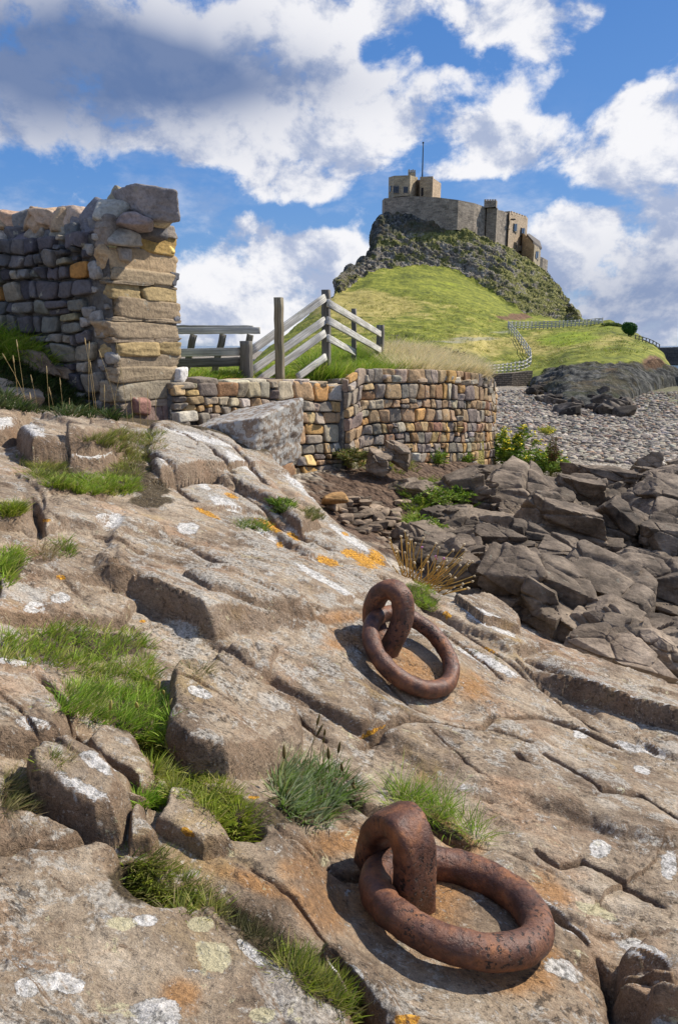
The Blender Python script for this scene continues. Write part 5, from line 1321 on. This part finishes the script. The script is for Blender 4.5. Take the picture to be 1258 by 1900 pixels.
# far low wall at the foot of the hill, and the dark pier
def low_wall(name, label, pts, hpx, th, mat):
    T_ = np.array([PY(u, v, y) for (u, v, y) in pts]); A = Acc(); n = len(T_); s = 0
    for i in range(n-1):
        a_, b_ = T_[i], T_[i+1]; hh = PY(pts[i][0], pts[i][1]+hpx, pts[i][2])[2]; L_ = np.linalg.norm((b_-a_)[:2]); t_ = (b_-a_)[:2]/L_; nn = np.array([t_[1], -t_[0]])*-th
        V = np.array([[*a_[:2], hh], [*b_[:2], hh], b_, a_, [*(a_[:2]+nn), hh], [*(b_[:2]+nn), hh], [*(b_[:2]+nn), b_[2]], [*(a_[:2]+nn), a_[2]]])
        A.add(V, np.array([[0, 1, 2, 3], [3, 2, 6, 7], [5, 4, 7, 6], [1, 5, 6, 2], [4, 0, 3, 7]]), uvw=np.array([[s, hh, 0], [s+L_, hh, 0], [s+L_, b_[2], 0], [s, a_[2], 0]]*2)); s += L_
    o = A.build(name, M[mat], None, smooth=False, origin=tuple(T_[0])); tag(o, label, 'wall'); return o
M['low_stone'] = masonry('low_wall_stone', [(.27, .22, .16), (.18, .145, .11)], (.10, .085, .065), .45, .17, .6)
low_wall('low_wall', 'long low masonry wall at the head of the shingle, under the winding fence', [(868, 697, 57), (900, 695, 57.5), (950, 692, 58.5), (988, 688, 60)], 36, .6, 'low_stone')
M['pier_stone'] = masonry('pier_stone', [(.11, .10, .095), (.075, .07, .068)], (.05, .05, .05), 2.4, .7, .7)
low_wall('pier', 'dark stone pier at the right edge beyond the headland', [(1215, 645, 140), (1262, 644, 138), (1420, 643, 134)], 52, 8, 'pier_stone')

# ------------------------------------------------------------------ grass and plants
def blade_mesh(rng, B_, N_, L_, w_, outd, tint, bend=.5, lean=.35):
    """ribbons: base points, up vectors, lengths, widths, outward directions, colours"""
    n = len(B_); up_ = N_+outd*lean*rng.uniform(.3, 1.7, n)[:, None]+rng.normal(size=(n, 3))*.16; up_ /= np.linalg.norm(up_, axis=1)[:, None]
    side = np.cross(up_, rng.normal(size=(n, 3))); side /= np.linalg.norm(side, axis=1)[:, None]
    cv = outd*bend*rng.uniform(.2, 1.4, n)[:, None]-np.array([0, 0, .35])*bend*rng.uniform(.2, 1.2, n)[:, None]
    V = []
    for t, wd in ((0, 1), (.35, .95), (.7, .65), (1, .08)):
        c = B_+up_*(L_*t)[:, None]+cv*(L_*t*t)[:, None]; V += [c-side*(w_*wd/2)[:, None], c+side*(w_*wd/2)[:, None]]
    V = np.stack(V, 1).reshape(-1, 3); o = np.arange(n)[:, None]*8
    F = np.concatenate([o+np.array([0, 1, 3, 2]), o+np.array([2, 3, 5, 4]), o+np.array([4, 5, 7, 6])])
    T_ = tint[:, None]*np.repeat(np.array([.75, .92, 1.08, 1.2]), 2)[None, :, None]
    return V, F, T_.reshape(-1, 3)
GREEN = [(3, (.12, .24, .015)), (4, (.21, .36, .025)), (3, (.33, .45, .05)), (1.3, (.50, .46, .14))]
YEL = [(3, (.20, .27, .02)), (3, (.31, .36, .03)), (2, (.13, .21, .02)), (2, (.45, .40, .12))]
OLIVE = [(3, (.14, .16, .035)), (3, (.20, .20, .05)), (2, (.10, .12, .03)), (2, (.33, .27, .12))]
DRY = [(3, (.38, .30, .15)), (2, (.28, .20, .10)), (1, (.2, .2, .06))]
SILV = [(3, (.22, .29, .11)), (3, (.15, .24, .04)), (2, (.36, .41, .25)), (2, (.09, .16, .02)), (1, (.32, .26, .12))]
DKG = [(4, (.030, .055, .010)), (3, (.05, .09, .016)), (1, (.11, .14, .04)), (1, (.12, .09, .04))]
DKS = [(3, (.05, .045, .02)), (2, (.12, .10, .045)), (2, (.08, .09, .025)), (1, (.22, .18, .09))]
def pal(rng, P, n):
    w = np.array([p[0] for p in P], float); C_ = np.array([p[1] for p in P]); return C_[rng.choice(len(P), n, p=w/w.sum())]*rng.uniform(.8, 1.25, (n, 1))
RP = np.stack([RX, RY, RZ], -1); RU, RV = project(RP); rvis = RV <= np.minimum.accumulate(RV, 0)+1.0
area = np.abs(np.gradient(RU, axis=1)*np.gradient(RV, axis=0))
def sample(P3, PU, PV, vis, ar, poly, n, rng, erode=0):
    m = inside(PU, PV, poly) & vis; idx = np.flatnonzero(m)
    if len(idx) == 0: return np.zeros((0, 3))
    p = ar.ravel()[idx]+1e-6; k = rng.choice(idx, n, p=p/p.sum()); return P3.reshape(-1, 3)[k]
def grass_patch(label, poly, n, L_, w_, P, clump=26, kind=None, name='grass_tuft', cat='grass tuft', surf=None, bend=.5, lean=.5, spread=.8, seed=0, group='grass tufts in the rock cracks'):
    rng = rngs(5000+seed+len(label)); S_ = surf or (RP, RU, RV, rvis, area)
    nc = max(1, n//clump); C_ = sample(*S_, poly, nc, rng)
    if len(C_) == 0: return
    c = rng.integers(0, nc, n); r = L_*spread*np.sqrt(rng.uniform(0, 1, n))*.55; an = rng.uniform(0, 2*PI, n); od = np.c_[np.cos(an), np.sin(an), np.zeros(n)]
    B_ = C_[c]+od*r[:, None]; B_[:, 2] -= .012+.2*r
    Ls = L_*rng.uniform(.5, 1.25, n)*(1-.25*r/(L_*spread*.55+1e-6)); N_ = np.tile([0, 0, 1.0], (n, 1))
    tc = pal(rng, P, nc)[c]*.45+pal(rng, P, n)*.55
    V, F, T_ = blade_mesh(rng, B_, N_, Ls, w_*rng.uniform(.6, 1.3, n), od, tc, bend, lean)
    org = tuple(C_.mean(0)); o = mesh_obj(name, V, F, M['grass'], attrs={'tint': T_}, origin=org); tag(o, label, cat, group, kind); return o
G = grass_patch
G('widest bright green grass tuft, spread over the rock at the left edge', [(-10,1185),(60,1165),(120,1158),(190,1165),(240,1160),(280,1205),(285,1260),(250,1300),(180,1290),(150,1255),(90,1235),(-10,1225)], 6000, .048, .0026, GREEN+YEL+[(1, (.36, .28, .14))], seed=1)
G('dense green tussock with a few yellow seed heads, in front of the widest tuft', [(110,1275),(170,1270),(220,1290),(280,1275),(325,1320),(315,1365),(270,1375),(215,1350),(150,1325),(95,1310)], 5500, .048, .0024, GREEN+[(1, (.36, .28, .14))], seed=2)
G('yellow green grass strip filling the diagonal crack left of centre', [(265,1350),(310,1365),(345,1420),(410,1450),(450,1500),(480,1545),(440,1560),(400,1535),(350,1480),(300,1455),(270,1420)], 6000, .042, .0022, YEL, seed=3)
G('olive grass strip below the rock with the oval white lichen', [(225,1585),(270,1580),(300,1600),(340,1640),(395,1665),(405,1700),(350,1690),(300,1685),(262,1650)], 4200, .036, .0020, OLIVE+YEL, seed=4)
G('olive grass strip running off towards the bottom edge', [(500,1765),(545,1772),(600,1800),(645,1835),(662,1870),(640,1885),(590,1850),(540,1820)], 3800, .034, .0019, OLIVE+YEL, seed=5)
G('withered dark grass in the crack between the two olive strips', [(400,1680),(440,1690),(500,1730),(520,1775),(480,1765),(430,1725)], 1500, .034, .0014, DKS, seed=6)
G('small dark green tuft beside the grooved rock', [(250,1470),(290,1462),(305,1480),(285,1498),(250,1492)], 900, .036, .0024, GREEN, clump=90, seed=7)
G('thin pale sprig of grass on the flat rock above the white lichen oval', [(80,1400),(115,1395),(120,1412),(90,1415)], 220, .032, .0016, YEL+DRY, clump=70, seed=8)
G('dry brown tangle of grass at the left edge', [(-10,1440),(30,1450),(62,1490),(50,1505),(-10,1500)], 1500, .040, .0016, DRY+OLIVE, lean=1.1, seed=9)
G('short bright green tuft at the left edge above the widest tuft', [(-10,1030),(25,1012),(38,1040),(20,1070),(-10,1100)], 1500, .055, .003, GREEN+YEL, seed=10)
G('small grass tuft growing in a notch near the left edge, upper', [(-10,938),(40,935),(45,950),(-10,955)], 900, .05, .003, YEL, seed=11)
G('flat cushion of yellow green grass on the upper left of the rock', [(85,900),(100,885),(180,880),(250,888),(258,908),(230,918),(150,912)], 5200, .052, .0035, YEL+GREEN, seed=12)
G('straggly yellow grass between the humps of rock at upper left', [(150,812),(215,800),(300,800),(300,830),(250,870),(255,885),(200,885),(230,850),(200,830)], 4200, .075, .0035, YEL+OLIVE+DRY, seed=13)
G('weedy grass left of the rock hump at upper left', [(30,850),(75,850),(140,880),(110,900),(40,880)], 1600, .065, .0035, YEL+OLIVE, seed=14)
G('tiny tuft in the crack under the flat left rock', [(105,1005),(122,1002),(132,1030),(118,1040)], 350, .05, .003, OLIVE+GREEN, seed=15)
G('brownish dry sprays on bare rock near the left edge', [(55,1018),(95,1015),(90,1040),(60,1038)], 260, .075, .0022, DRY, seed=16)
G('pale leafy tuft beside the orange lichen, above centre', [(430,968),(490,965),(500,985),(445,982)], 900, .052, .0045, YEL+SILV, seed=17)
G('dark green rosette on the rock right of the pale leafy tuft', [(498,928),(535,922),(545,945),(510,950)], 900, .055, .0055, GREEN+DKG, clump=60, seed=18)
G('brown green tuft at the rim of the rock above the soil hollow', [(555,942),(588,945),(598,965),(565,962)], 800, .055, .0035, OLIVE, seed=19)
G('grassy cushion behind the upper iron eye', [(745,1085),(785,1080),(812,1110),(805,1130),(770,1122)], 2600, .040, .0028, GREEN+YEL, seed=20)
G('sparse weeds in the crack on the slab right of the upper ring', [(870,1200),(925,1215),(930,1232),(880,1215)], 380, .026, .0022, OLIVE, seed=21)
G('sparse dry wisps along the ledge left of the big rounded block', [(340,1240),(385,1238),(400,1262),(350,1265)], 240, .05, .0016, OLIVE+DRY, lean=.9, seed=22)
# the plantain clump and the thin tall grass behind the nearest eye
G('silvery green plantain clump with brown seed spikes, left of the nearest eye', [(505,1430),(560,1420),(640,1450),(660,1490),(600,1515),(540,1525),(510,1490)], 2000, .075, .0040, SILV, clump=34, name='plantain', cat='plantain', seed=23)
G('thin bright grass behind the nearest eye', [(715,1470),(780,1470),(850,1510),(900,1550),(880,1560),(800,1520),(730,1495)], 800, .10, .0019, GREEN, clump=22, lean=.35, spread=.5, seed=24)
def stalks(o_name, label, cat, bases, hts, headlen, headr, tint, stem_r=.0012, parent=None, curve=.15, headtint=None, seed=0, group=None, headname='seed_head'):
    rng = rngs(seed+800); root = parent or empty(o_name, tuple(bases[0]));
    if parent is None: tag(root, label, cat, group)
    for b, h in zip(bases, hts):
        d = rng.normal(size=3)*curve; d[2] = 0; t = np.linspace(0, 1, 7); P = b+np.outer(t, [0, 0, h])+np.outer(t**2, d*h)
        V, F = tube(P, np.linspace(stem_r, stem_r*.6, 7), 5); sm_ = mesh_obj('stem', V, F, M['straw'], root, attrs={'tint': np.tile(np.array(tint)*rng.uniform(.8, 1.2), (len(V), 1))})
        if headlen:
            p = P[-1]; d = P[-1]-P[-2]; d = d/np.linalg.norm(d); t = np.linspace(0, 1, 6); V, F = tube(p+np.outer(t, d*headlen), headr*np.array([.5, 1, 1.05, .95, .7, .25]), 7, nz=.6)
            hd = mesh_obj(headname, V, F, M['straw'], sm_, attrs={'tint': np.tile(np.array(headtint or tint)*rng.uniform(.8, 1.2), (len(V), 1))})
    return root
rng = rngs(91)
def rk(u, v):
    d = (RU-u)**2+(RV-v)**2+np.where(rvis, 0, 1e6); k = np.unravel_index(np.argmin(d), d.shape); return RP[k]
stalks('seed_stalks', 'brown seed spikes standing out of the silvery plantain clump', 'seed stalks', [rk(u, v) for (u, v) in ((575, 1440), (592, 1445), (600, 1438), (560, 1450), (622, 1460), (640, 1478), (530, 1478), (655, 1492), (672, 1498), (612, 1470))], [.15, .16, .155, .12, .10, .09, .10, .06, .05, .10], .035, .0035, (.20, .18, .06), headtint=(.17, .13, .045))
stalks('seed_stalks', 'short yellow seed spikes in the dense green tussock at left', 'seed stalks', [rk(u, v) for (u, v) in ((290, 1330), (310, 1322), (262, 1345), (300, 1350), (205, 1345))], [.075, .07, .06, .05, .04], .025, .0035, (.25, .25, .06), headtint=(.40, .34, .10))
st = [(168, 780, .62), (182, 785, .5), (178, 782, .66), (212, 788, .44), (196, 786, .30), (238, 790, .66), (262, 790, .22), (120, 782, .34), (220, 790, .6), (248, 788, .24), (40, 782, .52), (60, 790, .58), (52, 785, .66), (75, 790, .40), (95, 788, .46), (105, 785, .28), (66, 800, .30), (130, 788, .2), (275, 786, .26), (290, 785, .18)]
stalks('dry_grass_stalks', 'tall dry straw stalks standing before the ruined wall', 'dry grass', [np.array([*PY(u, v, 5.75)[:2], PY(u, v+10, 5.75)[2]]) for (u, v, h) in st], [h for (_, _, h) in st],   .07, .0042, (.50, .38, .17), .0022, curve=.07, headtint=(.60, .47, .24))
# thrift: fan of stalks leaning right with papery heads
th = empty('sea_thrift', tuple(PY(770, 1085, 4.35))); tag(th, 'dried sea thrift, a fan of yellow stalks with papery heads above the far ring', 'sea thrift')
A = Acc(); rng = rngs(17); hp = []
for k in range(58):
    u1 = rng.uniform(722, 890); v1 = rng.uniform(1008, 1095) if u1 > 800 else rng.uniform(985, 1060); y = rng.uniform(4.1, 4.5); b = PY(rng.uniform(735, 800), rng.uniform(1085, 1118), 4.35); e = PY(u1, v1, y); mid = (b+e)/2+[(.0), 0, -.03]; P = smooth_path([b, mid, e], 8)
    V, F = tube(P, .0032, 5); A.add(V, F, tint=np.array((.62, .42, .12))*rng.uniform(.7, 1.2)); hp.append(e)
A.build('stems', M['straw'], th)
for e in hp:
    V, Fq = polyrock(rng, (.019, .019, .017), 3, 6, 5, nz=.2); mesh_obj('flower_head', V+e, Fq, M['straw'], th, attrs={'tint': np.tile(np.array((.70, .58, .38)) if rng.uniform() > .06 else np.array((.55, .25, .45)), (len(V), 1))})
# leaves
def leafball(rng, c, R, n, size, P, flat=.0):
    d = rng.normal(size=(n, 3)); d /= np.linalg.norm(d, axis=1)[:, None]; r = rng.uniform(.35, 1.0, n)**.5
    cl = rng.normal(size=(9, 3)); cl /= np.linalg.norm(cl, axis=1)[:, None]; bump = (np.maximum(d@cl.T, 0)**6).sum(1); r = r*(.72+.35*np.minimum(bump, 1))
    p = np.array(c)+d*r[:, None]*np.array(R); a_ = rng.normal(size=(n, 3)); a_ /= np.linalg.norm(a_, axis=1)[:, None]; b_ = np.cross(a_, d+rng.normal(size=(n, 3))*.4); b_ /= np.linalg.norm(b_, axis=1)[:, None]+1e-9
    s = size*rng.uniform(.6, 1.3, n)[:, None]; V = np.stack([p-a_*s, p-b_*s*.45, p+a_*s, p+b_*s*.45], 1).reshape(-1, 3); F = np.arange(n)[:, None]*4+np.arange(4)
    return V, F, np.repeat(pal(rng, P, n), 4, 0)
def plant(name, label, cat, c, R, n, size, P, group=None, flowers=0, stemh=.2, seed=0):
    """loose plant: leaning stems from one root, leaves up each stem, flower clusters at the tips"""
    rng = rngs(seed+300); c = np.array(c, float); root = empty(name, tuple(c-[0, 0, R[2]])); tag(root, label, cat, group)
    ns = 26; A = Acc(); L_ = Acc(); tips = []
    for k in range(ns):
        b = c+np.array([rng.normal()*R[0]*.35, rng.normal()*R[1]*.3, -R[2]*1.15]); an = rng.uniform(0, 2*PI); rr_ = math.sqrt(rng.uniform())
        e = c+np.array([math.cos(an)*rr_*R[0], math.sin(an)*rr_*R[1], R[2]*(1.15-.8*rr_**2)*rng.uniform(.45, 1.1)]); mid = (b+e)/2+np.array([0, 0, R[2]*.15]); T_ = smooth_path([b, mid, e], 9)
        V, F = tube(T_, .0035, 5); A.add(V, F, tint=(.20, .22, .05)); tips.append(e); m = max(4, n//ns)
        t = rng.uniform(.25, 1, m)**.8; p = np.stack([np.interp(t, np.linspace(0, 1, 9), T_[:, j]) for j in range(3)], -1)
        d = rng.normal(size=(m, 3)); d[:, 2] = np.abs(d[:, 2])*.5+.15; d /= np.linalg.norm(d, axis=1)[:, None]; w_ = np.cross(d, rng.normal(size=(m, 3))); w_ /= np.linalg.norm(w_, axis=1)[:, None]
        sz = size*rng.uniform(.6, 1.7, m)[:, None]*(1.25-.5*t[:, None]); q = p+d*sz*.15
        V = np.stack([q, q+d*sz*.9-w_*sz*.26, q+d*sz*2.0-[0, 0, .3]*sz, q+d*sz*.9+w_*sz*.26], 1).reshape(-1, 3); L_.add(V, np.arange(m)[:, None]*4+np.arange(4), tint=np.repeat(pal(rng, P, m), 4, 0))
    L_.build('foliage', M['leaf'], root); A.build('stems', M['straw'], root)
    RF = Acc()
    for k in range(flowers):
        p = tips[k % ns]+rng.normal(size=3)*[.035, .035, .02]*(1+R[2]); m = 9
        t = np.linspace(0, 2*PI, m, endpoint=False); q = rng.uniform(.018, .032); V = [p+[0, 0, .006]]+[p+[math.cos(a_)*q, math.sin(a_)*q*.8, rng.normal()*.01] for a_ in t]+[p-[0, 0, .012]]
        Fq = [np.stack([np.zeros(m, int), 1+np.arange(m), 1+(np.arange(m)+1) % m], -1), np.stack([np.full(m, m+1), 1+(np.arange(m)+1) % m, 1+np.arange(m)], -1)]
        if k < 100: mesh_obj('flower', V, Fq, M['petal_y'], root)
        else: RF.add(np.array(V), Fq)
    if RF.n: RF.build('distant_flowers', M['petal_y'], root)['kind'] = 'stuff'
    return root
LEAFG = [(3, (.13, .23, .02)), (3, (.20, .30, .03)), (2, (.30, .36, .05)), (1, (.08, .14, .02))]
plant('ragwort', 'big yellow-flowered ragwort bush against the end of the curved wall', 'ragwort', PY(950, 838, 13.0), (.52, .5, .46), 1700, .055, LEAFG, flowers=190, seed=1)
plant('ragwort', 'yellow-green leafy plant at the right side of the ragwort bush, close to the shingle', 'ragwort', PY(1008, 862, 12.6), (.44, .4, .30), 1300, .05, LEAFG, flowers=24, seed=2)
plant('ragwort', 'small patch of yellow flowers out on the grey shingle', 'ragwort', PY(1012, 800, 22), (.32, .4, .14), 400, .05, [(1, (.45, .42, .05)), (1, (.25, .3, .05))], flowers=22, seed=3)
plant('dock', 'rusty brown dock seed heads among the yellow flowers', 'dock', PY(1025, 845, 12.2), (.10, .1, .34), 700, .022, [(1, (.16, .05, .03)), (1, (.10, .05, .025))], seed=4)
for k, (u, v, y, R, lab) in enumerate(((805, 850, 10.9, (.22, .2, .16), 'fresh green leafy weed at the foot of the curved wall, left one'), (858, 852, 11.6, (.24, .2, .12), 'fresh green leafy weed at the foot of the curved wall, right one'),
        (655, 848, 9.2, (.30, .2, .10), 'olive trailing weed under the notch of the wall'), (800, 925, 8.6, (.36, .3, .14), 'straggly green weed on the soil below the wall, upper'), (850, 922, 8.8, (.26, .3, .10), 'yellowish weed beside the low dark rock'),
        (790, 985, 7.2, (.24, .25, .14), 'bright green leafy weed above the dried sea thrift'), (1040, 870, 12.0, (.25, .2, .12), 'low weed where the rock jumble meets the shingle'))):
    plant('weed', lab, 'weed', PY(u, v, y), R, 800, .034, LEAFG if k not in (2,) else OLIVE, 'weeds at the foot of the walls', seed=20+k)
# dark herbage under the ruined wall
G('long green grass hanging over the stones at the left edge under the ruined wall', [(-20,590),(30,598),(110,640),(90,690),(40,660),(-20,680)], 5000, .22, .009, GREEN+YEL, name='grass_clump', cat='grass', seed=31, bend=.8, group=None, clump=40)
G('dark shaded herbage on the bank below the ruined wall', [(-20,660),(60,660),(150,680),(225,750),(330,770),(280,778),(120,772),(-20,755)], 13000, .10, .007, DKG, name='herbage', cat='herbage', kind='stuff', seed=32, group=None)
for k, (u, v, y, s) in enumerate(((55, 665, 6.75, .30), (15, 700, 6.6, .32), (20, 742, 6.2, .4), (8, 720, 6.4, .3), (120, 690, 6.75, .2))):
    rock('stone', u, v, y, (s*1.3, s, s*.6), .3*k, ('grey stone half sunk in the grass under the ruined wall', 'pale flat stone at the left edge of the bank', 'low rounded stone at the left edge just behind the bedrock', 'small stone wedged between the two left edge stones', 'grey stone sunk in dark herbage below the rubble face')[k], None, .1, .1, 60+k, 'boulder', 16, 4, (2.0, 1.95, 1.85), 10, cat='stone')
# long grass on the terrace
TU, TV = project(TERR); tvis = TV <= np.minimum.accumulate(TV, 0)+1.5; tar = np.abs(np.gradient(TU, axis=1)*np.gradient(TV, axis=0)); TS = (TERR, TU, TV, tvis, tar)
G('long lush green grass spilling over the notch of the dry stone wall', [(565,670),(640,652),(700,655),(740,690),(760,705),(640,712),(575,705)], 12000, .34, .009, GREEN+YEL, surf=TS, name='long_grass', cat='long grass', kind='stuff', seed=41, group=None, lean=.3, spread=.6)
G('tall pale straw grass along the top of the curved wall', [(700,658),(780,660),(860,680),(893,702),(890,712),(760,708),(720,690)], 26000, .46, .008, [(5, (.74, .64, .40)), (4, (.60, .49, .27)), (2, (.26, .28, .07))], surf=TS, name='straw_grass', cat='straw grass', kind='stuff', seed=42, group=None, lean=.25, spread=.6)
G('short green grass round the timber fence', [(330,682),(460,678),(580,668),(600,705),(330,712)], 9000, .10, .007, GREEN+YEL, surf=TS, name='short_grass', cat='short grass', kind='stuff', seed=43, group=None)
plant('dead_bush', 'dark brown dead bush rising from the straw grass', 'dead bush', PY(835, 664, 15), (.42, .4, .18), 420, .03, [(2, (.09, .06, .035)), (1, (.16, .12, .06))], seed=51)
# bushes on the headland
def shrub(label, u, v, y, R, n, size, P, seed):
    root = empty('shrub', tuple(PY(u, v, y)-[0, 0, R[2]])); tag(root, label, 'shrub'); rng = rngs(seed); V, F, T_ = leafball(rng, PY(u, v, y), R, n, size, P); mesh_obj('foliage', V, F, M['leaf'], root, attrs={'tint': T_})
    c = PY(u, v, y); V, F = tube(np.linspace(c-[0, 0, R[2]*1.2], c, 5), np.linspace(.12, .05, 5), 7); mesh_obj('trunk', V, F, M['pole'], root)
shrub('round dark green bush alone on the skyline of the headland', 1167, 609, 86, (.86, .8, .95), 3200, .11, [(3, (.035, .11, .02)), (2, (.06, .17, .03))], 61)
shrub('low olive bush on the skyline at the end of the white fence', 1136, 603, 97, (1.5, .8, .42), 2200, .12, [(2, (.10, .15, .03)), (2, (.16, .20, .04))], 62)
# tussocks over the near hill so that it reads as rough pasture
hm = (HV > 560) & hvis
har = np.abs(np.gradient(HU, axis=1)*np.gradient(HV, axis=0)); HS = (HILL, HU, HV, hvis, har)
G('rough pasture grass covering the hill below the crag', [(480,700),(560,605),(640,560),(760,540),(900,570),(960,600),(1120,600),(1210,645),(1200,655),(1060,668),(985,690),(900,692),(880,705)], 26000, .38, .035, YEL+OLIVE+[(2, (.38, .33, .13))], surf=HS, name='pasture', cat='pasture', kind='stuff', seed=44, group=None, clump=14, spread=2.0)
# grass among the shore rocks (grows on the ground between them)
SG_x, SG_y = polar_grid(-8, 30, 240, np.linspace(6.0, 13.5, 260)); SGP = np.stack([SG_x, SG_y, base_shore(SG_x, SG_y)+.05], -1); SU, SV = project(SGP)
SGS = (SGP, SU, SV, np.ones(SU.shape, bool), np.abs(np.gradient(SU, axis=1)*np.gradient(SV, axis=0)))
G('green grass patch on the soil left of the ridge-backed rock', [(745,900),(800,890),(885,905),(880,940),(830,935),(820,960),(760,950)], 2600, .16, .008, YEL+GREEN, surf=SGS, seed=61, lean=.7, group='grass among the shore rocks')
G('green grass patch just above the dried sea thrift', [(755,960),(800,955),(835,975),(820,1010),(775,1005)], 2200, .15, .008, GREEN+YEL, surf=SGS, seed=62, lean=.7, group='grass among the shore rocks')
G('olive grass fringe on the soil under the notched wall', [(620,835),(680,832),(740,850),(790,868),(740,880),(650,865)], 2400, .12, .007, OLIVE+YEL, surf=SGS, seed=63, lean=.7, group='grass among the shore rocks')
